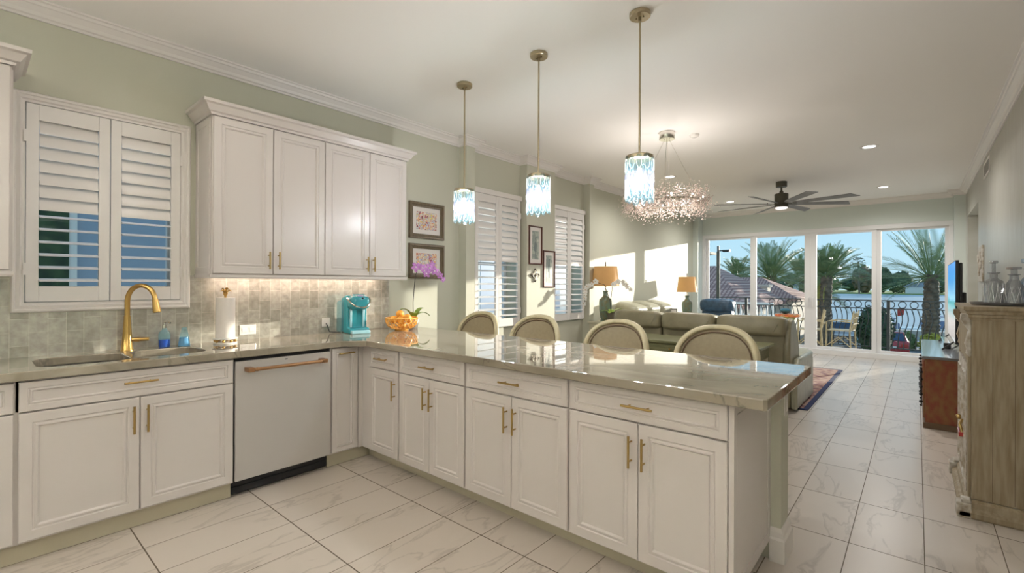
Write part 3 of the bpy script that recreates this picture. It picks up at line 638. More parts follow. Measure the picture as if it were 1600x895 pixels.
lamp('AREA', 'under_cabinet_lamp', (-3.80, 1.85, 1.412), UNDER, (1.0, 0.80, 0.68), 0.03, ub, rot=(0, 0.25, 0), size_y=1.4)

# ------------------------------------------------------------------ countertop with sink cut-outs
def rrect(x0, x1, y0, y1, r, n=6):
    out = []
    for cx, cy, a0 in ((x1-r, y1-r, 0), (x0+r, y1-r, 90), (x0+r, y0+r, 180), (x1-r, y0+r, 270)):
        for k in range(n+1):
            a = math.radians(a0+90*k/n); out.append((cx+r*math.cos(a), cy+r*math.sin(a)))
    return out
BOWLS = [(-3.735, -3.335, 0.235, 0.615, 0.09), (-3.715, -3.375, 0.655, 1.0, 0.09)]
def slab():
    bm = bmesh.new(); Z1, Z0 = 0.938, 0.893
    outer = [(XW+0.001, -1.6), (-3.245, -1.6), (-3.245, 1.82), (-3.13, 1.955), (-0.438, 1.955), (-0.425, 1.968), (-0.425, 2.925), (-0.438, 2.94), (XW+0.001, 2.94)]
    for loop in [outer]+[rrect(*b) for b in BOWLS]:
        vs = [bm.verts.new((x, y, Z1)) for x, y in loop]
        for i in range(len(vs)): bm.edges.new((vs[i], vs[(i+1) % len(vs)]))
    bmesh.ops.triangle_fill(bm, use_beauty=True, use_dissolve=False, edges=bm.edges[:])
    r = bmesh.ops.extrude_face_region(bm, geom=bm.faces[:])
    for v in [g for g in r['geom'] if isinstance(g, bmesh.types.BMVert)]: v.co.z = Z0
    bmesh.ops.recalc_face_normals(bm, faces=bm.faces[:])
    me = bpy.data.meshes.new('countertop'); bm.to_mesh(me); bm.free(); me.materials.append(M['stone'])
    o = bpy.data.objects.new('countertop', me); col.objects.link(o)
    md = o.modifiers.new('bevel', 'BEVEL'); md.width = 0.005; md.segments = 2; md.limit_method = 'ANGLE'; md.angle_limit = math.radians(60)
    return tag(o, 'polished beige veined stone countertop running along the sink wall and peninsula', 'countertop')
slab()
sk = thing('kitchen_sink', 'steel undermount sink with two rounded bowls', 'sink', (-3.54, 0.6, 0.75))
for b in BOWLS:
    lp = rrect(b[0]-0.006, b[1]+0.006, b[2]-0.006, b[3]+0.006, b[4]); lp2 = rrect(b[0]+0.02, b[1]-0.02, b[2]+0.02, b[3]-0.02, b[4]-0.02); n = len(lp)
    s_ = MB(); s_.add([(x, y, 0.891) for x, y in lp]+[(x, y, 0.76) for x, y in lp]+[(x, y, 0.742) for x, y in lp2]+[(x, y, 0.735) for x, y in lp]+[(x*1.0-0.0, y, 0.891) for x, y in rrect(b[0]-0.012, b[1]+0.012, b[2]-0.012, b[3]+0.012, b[4])],
        [(i, (i+1)%n, n+(i+1)%n, n+i) for i in range(n)]+[(n+i, n+(i+1)%n, 2*n+(i+1)%n, 2*n+i) for i in range(n)]+[tuple(range(2*n, 3*n))]+[(4*n+i, 4*n+(i+1)%n, (i+1)%n, i) for i in range(n)])
    s_.v = s_.v; bo = s_.build('bowl', 'steel', sk)
    MB().lathe([(0.001, 0.006), (0.03, 0.006), (0.04, 0.002), (0.04, 0.0)], ((b[0]+b[1])/2, (b[2]+b[3])/2, 0.742), 20).build('drain', 'chrome', bo)
fc = thing('faucet', 'brushed gold gooseneck pull-down faucet behind the sink', 'faucet', (-3.79, 0.665, 0.938))
MB().lathe([(0.034, 0), (0.034, 0.006), (0.031, 0.01), (0.024, 0.10), (0.0195, 0.17), (0.017, 0.22)], (-3.79, 0.665, 0.938), 24).build('body', 'gold', fc)
pts = [(-3.79, 0.665, 1.155), (-3.79, 0.665, 1.25)]
for k in range(1, 13):
    a = PI*k/13*1.06; d = 0.085*(1-math.cos(a)); pts.append((-3.79+0.72*d, 0.665+0.69*d, 1.25+0.10*math.sin(a)))
MB().tube(pts, 0.0145, 14).build('spout', 'gold', fc)
p2 = Vector(pts[-1]); dv = (Vector(pts[-1])-Vector(pts[-2])).normalized()
MB().cyl(p2-dv*0.005, p2+dv*0.075, 0.0165, 0.0225, 18).cyl(p2+dv*0.075, p2+dv*0.08, 0.0215, 0.018, 18).build('spray_head', 'gold', fc)
MB().cyl((-3.787, 0.68, 1.005), (-3.765, 0.725, 1.005), 0.013, 0.015, 16).cyl((-3.765, 0.725, 1.005), (-3.745, 0.768, 1.006), 0.012, 0.011, 16).build('lever', 'gold', fc)

# ================================================================== COUNTER OBJECTS
b1 = thing('soap_bottle', 'clear round-shouldered bottle half filled with dark blue soap, behind the sink', 'bottle', (-3.80, 0.862, 0.938))
MB().lathe([(0.030, 0.0), (0.033, 0.006), (0.033, 0.085), (0.029, 0.102), (0.016, 0.113), (0.012, 0.128)], (-3.80, 0.862, 0.938), 24).build('bottle', 'bottle', b1)
MB().lathe([(0.028, 0.002), (0.031, 0.008), (0.031, 0.052)], (-3.80, 0.862, 0.938), 24).build('liquid', 'soap', b1)
MB().cyl((-3.80, 0.862, 1.066), (-3.80, 0.862, 1.085), 0.013, n=14).cyl((-3.80, 0.862, 1.085), (-3.80, 0.862, 1.105), 0.004, n=8).tube([(-3.80, 0.862, 1.105), (-3.785, 0.872, 1.108), (-3.765, 0.886, 1.100)], 0.006, 8).build('pump', 'chrome', b1)
b2 = thing('soap_bottle', 'clear cone-shaped bottle of pale blue liquid, nearer the upper cabinet', 'bottle', (-3.765, 0.955, 0.938))
MB().lathe([(0.036, 0.0), (0.037, 0.004), (0.024, 0.085), (0.019, 0.10), (0.017, 0.115)], (-3.765, 0.965, 0.938), 24).build('bottle', 'bottle', b2)
MB().lathe([(0.033, 0.003), (0.034, 0.006), (0.0265, 0.062)], (-3.765, 0.965, 0.938), 24).build('liquid', 'soapp', b2)
MB().cyl((-3.765, 0.965, 1.053), (-3.765, 0.965, 1.066), 0.016, n=14).build('cap', 'bottle', b2)
pt = thing('paper_towel_holder', 'white and gold stand with a paper towel roll and a pineapple-top finial', 'paper towel holder', (-3.72, 1.20, 0.938))
q = (-3.72, 1.20, 0.938)
MB().lathe([(0.072, 0.0), (0.075, 0.004), (0.075, 0.009), (0.06, 0.012)], q, 32).lathe([(0.06, 0.03), (0.078, 0.033), (0.078, 0.040), (0.05, 0.044)], q, 32).build('base', 'white', pt)
for k in range(8):
    a = 2*PI*k/8+0.3; MB().ball((q[0]+0.062*math.cos(a), q[1]+0.062*math.sin(a), q[2]+0.021), 0.0105, 10, 8).build('gold_ball', 'gold', pt)
MB().lathe([(0.018, 0.044), (0.060, 0.044), (0.060, 0.325), (0.018, 0.325)], q, 32).build('paper_roll', 'paper', pt)
fin = MB().cyl((q[0], q[1], q[2]+0.044), (q[0], q[1], q[2]+0.345), 0.008, n=10).lathe([(0.006, 0.335), (0.013, 0.345), (0.016, 0.362), (0.010, 0.372)], q, 14)
for k in range(14):
    a = 2*PI*k/14*2.3; L = 0.042 if k % 2 else 0.030; h = 0.378 if k % 2 else 0.392
    fin.tube([(q[0], q[1], q[2]+0.362), (q[0]+0.6*L*math.cos(a), q[1]+0.6*L*math.sin(a), q[2]+h), (q[0]+L*math.cos(a), q[1]+L*math.sin(a), q[2]+h-0.008)], [0.004, 0.006, 0.001], 6)
fin.build('finial', 'gold', pt)
for k, (y, z, lab) in enumerate(((1.405, 1.010, 'white double outlet plate on the backsplash beside the paper towels'), (2.03, 1.03, 'white outlet plate on the backsplash behind the teal coffee maker'))):
    o = thing('outlet_plate', lab, 'outlet', (XW+0.012, y, z)); w_ = 0.058 if k == 0 else 0.036
    MB().box(XW+0.012, XW+0.018, y-w_, y+w_, z-0.037, z+0.037).build('plate', 'white', o, smooth=False, bevel=0.002)
    for dy in ((-0.026, 0.026) if k == 0 else (0,)):
        MB().box(XW+0.018, XW+0.020, y+dy-0.017, y+dy+0.017, z-0.015, z+0.015).build('socket', 'trim', o, smooth=False, bevel=0.001)
# outlet on the half wall end
o = thing('outlet_plate', 'white outlet plate on the end of the half wall under the counter', 'outlet', (-0.507, 2.72, 0.77))
MB().box(-0.507, -0.501, 2.685, 2.755, 0.71, 0.83).build('plate', 'white', o, smooth=False, bevel=0.002)
MB().box(-0.501, -0.498, 2.70, 2.74, 0.73, 0.81).build('socket', 'trim', o, smooth=False, bevel=0.001)
struct(MB().sweep([(0, 0.84), (0.004, 0.84), (0.012, 0.855), (0.020, 0.862), (0.022, 0.891), (0, 0.891)], [(-0.507, 2.66, 1, -1), (-0.507, 2.79, 1, 1)]).build('trim_5', 'trim', smooth=False), 'small moulded bracket trim under the counter end')

# coffee maker (rotated body), local coordinates: front = -y
cm = thing('coffee_maker', 'teal single-cup coffee maker in the counter corner', 'coffee maker', (0, 0, 0))
MB().prism([(-0.085, 0), (0.115, 0), (0.115, 0.30), (0.03, 0.325), (-0.02, 0.325), (-0.02, 0.052), (-0.085, 0.046)], 'x', -0.088, 0.088).build('body', 'teal', cm, bevel=0.008)
MB().prism([(0.05, 0.01), (0.135, 0.01), (0.125, 0.27), (0.05, 0.285)], 'x', -0.125, -0.09).build('water_tank', 'bottle', cm, bevel=0.006)
MB().prism([(-0.125, 0), (-0.085, 0), (-0.02, 0.0), (-0.02, 0.035), (-0.125, 0.028)], 'x', -0.08, 0.08).build('drip_tray', 'tealp', cm, bevel=0.006)
for sx_ in (-0.055, 0.055): MB().box(sx_-0.01, sx_+0.01, -0.03, -0.021, 0.05, 0.22).build('side_strip', 'tealp', cm, bevel=0.003)
MB().sup((0, -0.045, 0.265), (0.087, 0.075, 0.062), 0.55, 24, 14).build('brew_head', 'teal', cm)
hp = []
for k in range(21):
    a = PI*k/20; hp.append((-0.093*math.cos(a), -0.045-0.088*math.sin(a)**0.8, 0.300-0.075*math.sin(a)**1.2))
MB().tube(hp, 0.0085, 10, flat=1.6).build('lid_handle', 'chrome', cm)
MB().obox((0, -0.080, 0.318), (0.11, 0.075, 0.010), (0.45, 0, 0)).build('control_panel', 'teal', cm, bevel=0.004)
MB().obox((0, -0.092, 0.322), (0.045, 0.022, 0.006), (0.45, 0, 0)).build('display', mat('lavender_display', (0.35, 0.4, 0.6), 0.2), cm, smooth=False)
MB().ball((0.014, -0.116, 0.304), (0.011, 0.011, 0.007)).build('brew_button', 'black', cm)
cm.location = (-3.70, 2.215, 0.938); cm.rotation_euler = (0, 0, math.radians(80)); cm.scale = (1.0, 1.0, 1.0)
MB().tube([(-3.87, 2.03, 1.02), (-3.845, 2.03, 1.0), (-3.84, 2.045, 0.95), (-3.83, 2.08, 0.945), (-3.79, 2.12, 0.945)], 0.004, 8).build('power_cord', 'black', None).name
pc = bpy.data.objects['power_cord']; tag(pc, 'black power cord between the wall outlet and teal coffee maker', 'cord')

# lattice fruit bowl
BC = (-3.60, 2.62, 0.938)
fb = thing('fruit_bowl', 'amber openwork lattice bowl holding oranges on the counter', 'bowl', BC)
MB().lathe([(0.060, 0), (0.064, 0.006), (0.058, 0.018), (0.045, 0.016)], BC, 32).build('foot', 'wicker', fb)
def bowl_pt(t, a):
    r = 0.052+0.092*math.sin(t*PI/2)**0.9; z = 0.016+0.098*(1-math.cos(t*PI/2)**0.8); return (BC[0]+r*math.cos(a), BC[1]+r*math.sin(a), BC[2]+z)
lt = MB()
for k in range(18):
    for s in (-1, 1):
        lt.tube([bowl_pt(i/9, 2*PI*k/18+s*0.8*i/9) for i in range(10)], 0.0042, 6)
lt.build('lattice', 'wicker', fb)
MB().tube([bowl_pt(1, 2*PI*k/40) for k in range(40)], 0.006, 8, closed=True).build('rim', 'wicker', fb)
om = None
spots = [(-0.04, -0.055, 0.098), (0.045, -0.045, 0.098), (0.045, 0.045, 0.10), (-0.05, 0.045, 0.105), (0.0, 0.0, 0.048), (0.085, 0.0, 0.118), (-0.005, -0.015, 0.150)]
ol = ['orange at the left side of the lattice bowl', 'orange at the front of the lattice bowl, facing the room', 'orange at the right side of the lattice bowl', 'orange at the back of the lattice bowl near the orchid leaves', 'orange at the bottom of the lattice bowl under the others', 'orange resting against the right front rim of the lattice bowl', 'highest orange, on top of the lattice bowl pile']
for k, s in enumerate(spots):
    p = (BC[0]+s[0], BC[1]+s[1], BC[2]+s[2])
    if om is None:
        om = tag(MB().ball(p, (0.037, 0.037, 0.035), 20, 14).build('orange', 'orange', None, origin=p), ol[0], 'orange', 'oranges in the lattice bowl'); stalk = MB().cyl((0,0,0.033), (0,0,0.037), 0.004, n=6).build('stalk', 'stem', om, local=True)
    else: dup(om, None, p, k*1.3, ol[k])

# orchids
def petal_flower(root, c, nrm, r, m, centre='gold', n=5):
    nrm = Vector(nrm).normalized(); u = nrm.orthogonal().normalized(); w = nrm.cross(u); mb = MB()
    for k in range(n):
        a = 2*PI*k/n+0.3; d = u*math.cos(a)+w*math.sin(a); t = nrm.cross(d); L = r*(1.0 if k % 2 else 0.9); W = r*0.52
        b = Vector(c); vs = [b, b+d*L*0.35+t*W*0.6+nrm*r*0.08, b+d*L*0.8+t*W*0.55+nrm*r*0.05, b+d*L, b+d*L*0.8-t*W*0.55+nrm*r*0.05, b+d*L*0.35-t*W*0.6+nrm*r*0.08, b+d*L*0.55+nrm*r*0.16]
        vs2 = [v-nrm*0.0015 for v in vs]
        mb.add(vs+vs2, [(0,1,6),(1,2,6),(2,3,6),(3,4,6),(4,5,6),(5,0,6),(7,13,8),(8,13,9),(9,13,10),(10,13,11),(11,13,12),(12,13,7)]+[(i, 7+i, 7+(i+1)%6, (i+1)%6) for i in range(6)])
    o = mb.build('flower', m, root)
    MB().ball(Vector(c)+nrm*r*0.18, (r*0.16,)*3, 8, 6).build('flower_centre', centre, o)
    return o
def leaf(root, base, dirv, L, W, m='leaf', droop=0.3, up=0.5):
    d = Vector((dirv[0], dirv[1], 0)).normalized(); t = Vector((-d.y, d.x, 0)); mb = MB(); vs = []; fs = []; N = 8
    for i in range(N+1):
        s = i/N; p = Vector(base)+d*(L*s)+Vector((0, 0, up*L*s-droop*L*s*s*1.6)); w = W*math.sin(PI*min(1, s*0.93+0.07))**0.7
        vs += [p+t*w+Vector((0,0,0.004)), p-Vector((0,0,0.004)), p-t*w+Vector((0,0,0.004)), p+Vector((0,0,0.001-0.0)) ]
    for i in range(N):
        a = 4*i; b = a+4
        fs += [(a, a+3, b+3, b), (a+3, a+2, b+2, b+3), (a, b, b+1, a+1), (a+1, b+1, b+2, a+2)]
    fs += [(0, 1, 2, 3), (4*N, 4*N+3, 4*N+2, 4*N+1)]
    return mb.add(vs, fs).build('leaf', m, root)
oc = thing('potted_orchid', 'purple orchid on a tall bent stem behind the fruit bowl', 'orchid', (-3.66, 2.80, 0.938))
MB().lathe([(0.036, 0), (0.040, 0.005), (0.052, 0.09), (0.055, 0.096), (0.048, 0.096), (0.044, 0.08)], (-3.66, 2.80, 0.938), 24).build('pot', 'white', oc)
for d, L, up in (((-0.3, -1), 0.13, 1.9), ((0.45, 1), 0.16, 1.35), ((0.9, -0.5), 0.11, 1.7), ((0.1, 1), 0.11, 2.1)):
    leaf(oc, (-3.66, 2.80, 1.03), d, L, 0.042, droop=0.75, up=up)
stp = [(-3.66, 2.80, 1.02), (-3.66, 2.795, 1.18), (-3.65, 2.80, 1.33), (-3.645, 2.81, 1.45), (-3.64, 2.84, 1.53), (-3.62, 2.91, 1.555), (-3.60, 2.99, 1.53), (-3.59, 3.06, 1.48), (-3.585, 3.10, 1.44)]
MB().tube(stp, [0.004]*4+[0.003]*5, 6).build('flower_stem', 'stem', oc)
for c, r in (((-3.61, 2.79, 1.525), 0.052), ((-3.60, 2.86, 1.52), 0.046), ((-3.58, 2.93, 1.52), 0.05), ((-3.575, 2.99, 1.49), 0.048), ((-3.59, 2.90, 1.465), 0.045), ((-3.57, 3.05, 1.45), 0.04), ((-3.57, 3.09, 1.41), 0.032), ((-3.585, 2.965, 1.555), 0.036)):
    petal_flower(oc, c, (0.9, -0.75+random.uniform(-.3, .3), random.uniform(-.15, .2)), r, 'purple', 'whitep')
# ================================================================== LIGHTS ON THE CEILING
GP_ = 'glass pendants over the peninsula'
def make_pendant(x, y, lab):
    r = thing('pendant_light', lab, 'pendant light', (x, y, C), GP_)
    MB().lathe([(0.058, -0.028), (0.062, -0.024), (0.062, -0.004), (0.058, 0.0)], (x, y, C), 28).cyl((x+0.022, y, C-0.036), (x+0.022, y, C-0.026), 0.005, n=8).cyl((x-0.022, y, C-0.036), (x-0.022, y, C-0.026), 0.005, n=8).build('canopy', 'nickel', r)
    MB().cyl((x, y, C-0.028), (x, y, 2.128), 0.0062, n=12).lathe([(0.010, -0.05), (0.010, -0.028)], (x, y, C), 12).build('rod', 'nickel', r)
    MB().lathe([(0.076, 2.108), (0.080, 2.110), (0.080, 2.130), (0.076, 2.134), (0.010, 2.136)], (x, y, 0), 32).build('band', 'nickel', r)
    MB().cyl((x, y, 2.06), (x, y, 2.11), 0.014, n=14).build('socket', 'nickel', r)
    b = MB().lathe([(0.004, 1.935), (0.018, 1.945), (0.026, 1.975), (0.024, 2.01), (0.013, 2.045), (0.012, 2.062)], (x, y, 0), 20).build('bulb', 'bulb', r)
    lamp('POINT', 'pendant_lamp', (x, y, 1.98), PEND, (1.0, 0.93, 0.88), 0.055, r)
    dm = {}
    for row, (z, mm, nn) in enumerate(((2.075, 'agate', 11), (1.985, 'agatec', 11), (1.905, 'agate', 11))):
        for k in range(nn):
            a = 2*PI*(k+0.5*(row % 2))/nn
            key = (row, k % 3)
            if key not in dm:
                hh = [0.046, 0.052, 0.044][k % 3]*(1.0 if row != 1 else 1.15); ww = [0.020, 0.024, 0.021][k % 3]
                d_ = MB().sup((0, 0, 0), (0.006, ww, hh), 0.85, 14, 10, wr=0.10)
                o = d_.build('glass_drop', mm, r, local=True)
                hl = MB().tube([(0.004, ww*0.7*math.cos(t*PI/6), hh*0.72*math.sin(t*PI/6)) for t in range(12)], 0.0022, 5, closed=True).cyl((0, 0, hh*0.9), (0, 0, hh+0.012), 0.0012, n=5).build('glass_ring', 'crystal' if row != 1 else 'agatec', o, local=True)
                dm[key] = o
            else: o = dup(dm[key], r)
            o.location = (0.079*math.cos(a), 0.079*math.sin(a), z-C+random.uniform(-0.006, 0.006)); o.rotation_euler = (0, 0, a)
    return r
make_pendant(-2.776, 2.624, 'farthest pendant, blue and clear glass drops, nearest the pilaster')
make_pendant(-2.015, 2.617, 'middle of the three blue glass drop pendants')
make_pendant(-1.253, 2.610, 'nearest of the three blue glass pendants, in front of the chandelier')

# round crystal chandelier
cx, cy, cz = -2.02, 4.858, 2.24
ch = thing('chandelier', 'round ring chandelier with dense sprays of tiny crystals', 'chandelier', (cx, cy, C))
MB().lathe([(0.078, -0.075), (0.080, -0.072), (0.080, 0.0)], (cx, cy, C), 32).build('canopy', 'chrome', ch)
RR = 0.34
for k in range(4):
    a = 2*PI*k/4+0.5; MB().cyl((cx+0.02*math.cos(a), cy+0.02*math.sin(a), C-0.07), (cx+RR*math.cos(a), cy+RR*math.sin(a), cz+0.02), 0.0022, n=6).build('cable', 'chrome', ch)
MB().tube([(cx+RR*math.cos(2*PI*k/48), cy+RR*math.sin(2*PI*k/48), cz) for k in range(48)], 0.016, 8, closed=True).build('ring', 'chrome', ch)
st = MB(); bd = MB(); rnd = random.Random(3)
ico = bmesh.new(); bmesh.ops.create_icosphere(ico, subdivisions=1, radius=1.0); iv = [v.co.copy() for v in ico.verts]; iff = [tuple(v.index for v in f.verts) for f in ico.faces]; ico.free()
for k in range(950):
    a = rnd.uniform(0, 2*PI); ph = rnd.uniform(-2.7, 2.2); L = rnd.uniform(0.05, 0.20)
    o_ = Vector((math.cos(a), math.sin(a), 0)); n_ = Vector((-math.sin(a), math.cos(a), 0))
    d = (o_*math.cos(ph)+Vector((0, 0, 1))*math.sin(ph)+n_*rnd.uniform(-0.5, 0.5)).normalized()
    p0 = Vector((cx, cy, cz))+o_*RR; p1 = p0+d*L+Vector((0, 0, -0.02*rnd.random()))
    u = d.orthogonal().normalized()*0.0006; w = d.cross(u)
    st.add([p0+u, p0-u*0.5+w*0.87, p0-u*0.5-w*0.87, p1], [(0, 1, 3), (1, 2, 3), (2, 0, 3)])
    for q in range(3):
        pp = p1 if q == 0 else p0+d*L*rnd.uniform(0.45, 0.8)+Vector((rnd.uniform(-.012, .012), rnd.uniform(-.012, .012), rnd.uniform(-.012, .012)))
        rr = rnd.uniform(0.0048, 0.0072); bd.add([pp+v*rr for v in iv], iff)
so = st.build('branch_spray', 'pewter', ch, smooth=False); so['kind'] = 'stuff'
so = bd.build('crystal_beads', 'crystal', ch, smooth=False); so['kind'] = 'stuff'
for k in range(10):
    a = 2*PI*k/10+0.2; p = (cx+(RR+0.02)*math.cos(a), cy+(RR+0.02)*math.sin(a), cz+0.03)
    MB().ball(p, 0.011, 10, 8).build('bulb', 'bulb', ch)
lamp('POINT', 'chandelier_lamp', (cx, cy, cz-0.05), CHAN, (1.0, 0.93, 0.88), 0.05, ch)

# ceiling fan
fx, fy = -1.616, 8.338
fn = thing('ceiling_fan', 'dark bronze ceiling fan with eight grey blades and a light', 'ceiling fan', (fx, fy, C))
MB().lathe([(0.072, -0.085), (0.078, -0.08), (0.078, -0.004), (0.074, 0)], (fx, fy, C), 28).build('canopy', 'fanm', fn)
MB().cyl((fx, fy, C-0.085), (fx, fy, 2.80), 0.014, n=14).lathe([(0.02, 2.845), (0.03, 2.82), (0.03, 2.80)], (fx, fy, 0), 18).build('downrod', 'fanm', fn)
MB().lathe([(0.02, 2.80), (0.092, 2.795), (0.098, 2.785), (0.095, 2.66), (0.10, 2.655), (0.10, 2.625), (0.09, 2.62)], (fx, fy, 0), 32).build('motor', 'fanm', fn)
MB().lathe([(0.096, 2.620), (0.098, 2.600), (0.094, 2.585), (0.084, 2.583)], (fx, fy, 0), 32).build('light_ring', 'fanm', fn)
MB().lathe([(0.085, 2.590), (0.082, 2.565), (0.06, 2.556), (0.001, 2.553)], (fx, fy, 0), 32).build('light_lens', 'fanl', fn)
bl0 = None
for k in range(8):
    a = math.radians(32.8+45*k)
    if bl0 is None:
        b_ = MB(); tl = math.radians(-13); vs = []; secs = [(0.17, 0.026), (0.22, 0.042), (0.6, 0.052), (1.0, 0.060)]
        for (r_, w_) in secs:
            rr = [r_, r_] if r_ < 0.99 else [r_-0.06, r_+0.02]
            for s, r2 in ((-1, rr[0]), (1, rr[1])):
                for dz in (-0.004, 0.004): vs.append((r2, s*w_*math.cos(tl), s*w_*math.sin(tl)+dz))
        fs = []
        for i in range(3):
            A = 4*i; B = A+4; fs += [(A, B, B+1, A+1), (A+1, B+1, B+3, A+3), (A+3, B+3, B+2, A+2), (A+2, B+2, B, A)]
        fs += [(0, 1, 3, 2), (12, 14, 15, 13)]
        bl0 = b_.add(vs, fs).build('blade', 'fan', fn, local=True, smooth=False)
        MB().obox((0.15, 0, -0.003), (0.15, 0.03, 0.008), (tl*0.6, 0, 0)).cyl((0.21, 0.015, 0.0), (0.21, 0.015, 0.012), 0.006, n=8).build('blade_arm', 'fanm', bl0, local=True)
        o = bl0
    else: o = dup(bl0, fn)
    o.location = (0, 0, 2.64-C); o.rotation_euler = (0, 0, a)
# recessed cans (four seen in the living room, two unseen ones added to brighten the kitchen)
def can(x, y, lab, e=CAN, colr=(1, 0.97, 0.94), seen=True):
    r = thing('recessed_light', lab, 'recessed light', (x, y, C), 'recessed ceiling lights')
    MB().lathe([(0.062, -0.004), (0.085, -0.010), (0.092, -0.006), (0.092, 0.0), (0.062, 0.0)], (x, y, C), 28, cap=False).build('trim_ring', 'trim', r)
    MB().lathe([(0.063, -0.004), (0.001, -0.0035)], (x, y, C), 24).build('lens', 'canl', r)
    lamp('SPOT', 'recessed_lamp', (x, y, C-0.02), e, colr, 0.05, r, spot=2.9)
can(-0.427, 6.863, 'lit recessed light nearest the camera on the right side of the living room ceiling')
can(-0.426, 9.83, 'lit recessed light right of the ceiling fan near the glass doors')
can(-2.761, 9.704, 'lit recessed light left of the fan, at its blade tips')
can(-2.811, 6.884, 'lit recessed light seen through the chandelier cables')
for (x, y, l) in ((-2.7, 0.9, 'added unseen recessed light above the sink cabinets'), (-2.7, -1.2, 'added unseen recessed light far behind the camera, left')):
    can(x, y, l, KCAN_FILL, (1.0, 0.90, 0.80))
for (x, y, l) in ((-1.9, -2.2, 'added brass torchiere behind the camera, uplighting the ceiling'), (1.7, 0.4, 'added unseen brass torchiere at the right of the kitchen')):  # unseen uplights added to brighten the ceiling
    r = thing('fill_torchiere', l, 'lamp', (x, y, 0), 'added torchieres for ceiling fill')
    MB().lathe([(0.14, 0), (0.14, 0.02), (0.02, 0.04)], (x, y, 0), 28).build('base', 'brass', r)
    MB().cyl((x, y, 0.03), (x, y, 1.72), 0.012, n=12).build('pole', 'brass', r)
    MB().lathe([(0.02, 1.70), (0.10, 1.76), (0.17, 1.86), (0.165, 1.86), (0.09, 1.77), (0.02, 1.715)], (x, y, 0), 28, cap=False).build('lamp_shade', 'brass', r)
    MB().ball((x, y, 1.79), 0.03).build('bulb', 'bulb', r)
    lamp('SPOT', 'torchiere_fill_lamp', (x, y, 1.88), TORCH_FILL, (1.0, 0.955, 0.91), 0.1, r, spot=2.8, rot=(PI, 0, 0))
sm_ = thing('smoke_detector', 'small round white detector on the ceiling right of the chandelier canopy', 'smoke detector', (-1.82, 5.11, C))
MB().lathe([(0.03, -0.03), (0.045, -0.022), (0.05, -0.006), (0.05, 0)], (-1.82, 5.11, C), 24).build('cover', 'white', sm_)

# ================================================================== COUNTER STOOLS
def make_stool(x, lab):
    y = 3.27; r = thing('counter_stool', lab, 'counter stool', (x, y, 0), 'oval-back stools along the peninsula')
    yb = 3.47; zc = 0.80; A, B = 0.275, 0.265
    sp_ = lambda v: math.copysign(abs(v)**0.82, v)
    Pt = lambda a, k=1.0, dy=0.0: (x+A*k*sp_(math.cos(a)), yb-0.085*(k*sp_(math.cos(a)))**2+0.035*k*sp_(math.sin(a))+dy, zc+B*k*sp_(math.sin(a)))
    MB().tube([Pt(2*PI*k/64) for k in range(64)], 0.024, 12, closed=True, flat=0.8).build('back_frame', 'stoolf', r)
    vs = []; fs = []; N = 40; R_ = 7
    for side in (0, 1):
        for j in range(R_+1):
            k = j/R_*0.94
            for i in range(N):
                px, py, pz = Pt(2*PI*i/N, k); puff = 0.020*(1-(j/R_)**3)
                vs.append((px, py+(-puff-0.004 if side == 0 else 0.010), pz))
    for side in (0, 1):
        o_ = side*(R_+1)*N
        for j in range(R_):
            for i in range(N): fs.append((o_+j*N+i, o_+j*N+(i+1)%N, o_+(j+1)*N+(i+1)%N, o_+(j+1)*N+i))
    for i in range(N): fs.append((R_*N+i, R_*N+(i+1)%N, (2*R_+1)*N+(i+1)%N, (2*R_+1)*N+i))
    pad = MB().add(vs, fs).build('back_pad', 'stoolp', r)
    MB().tube([Pt(2*PI*k/64, 0.87, -0.014) for k in range(64)], 0.005, 6, closed=True).build('piping', 'stoold', pad)
    MB().sup((x, y-0.02, 0.655), (0.235, 0.215, 0.055), 0.5, 28, 12).build('seat', 'stoolp', r)
    MB().lathe([(0.20, 0.585), (0.225, 0.59), (0.225, 0.625), (0.21, 0.63)], (x, y-0.02, 0), 28, sy=0.93).build('seat_frame', 'stoolf', r)
    for sx_ in (-1, 1):
        MB().tube([(x+sx_*0.17, yb-0.06, 0.60), (x+sx_*0.165, yb-0.035, 0.62), (x+sx_*0.19, yb-0.02, 0.66)], 0.016, 8).build('back_support', 'stoolf', r)
        for sy_ in (-1, 1):
            MB().tube([(x+sx_*0.155, y-0.02+sy_*0.15, 0.60), (x+sx_*0.17, y-0.02+sy_*0.165, 0.3), (x+sx_*0.185, y-0.02+sy_*0.18, 0.0)], [0.024, 0.018, 0.013], 10).build('leg', 'stoolf', r)
    MB().tube([(x+0.178*a, y-0.02+0.173*b, 0.22) for a, b in ((-1, -1), (1, -1), (1, 1), (-1, 1))], 0.010, 8, closed=True).build('footrest', 'stoolf', r)
make_stool(-3.40, 'farthest oval-back stool, beside the near dining window')
make_stool(-2.665, 'second oval-back stool from the wall, below the bird pictures')
make_stool(-1.84, 'third oval-back stool from the wall, in front of the white console')
make_stool(-1.065, 'oval-back stool nearest the open end of the peninsula')

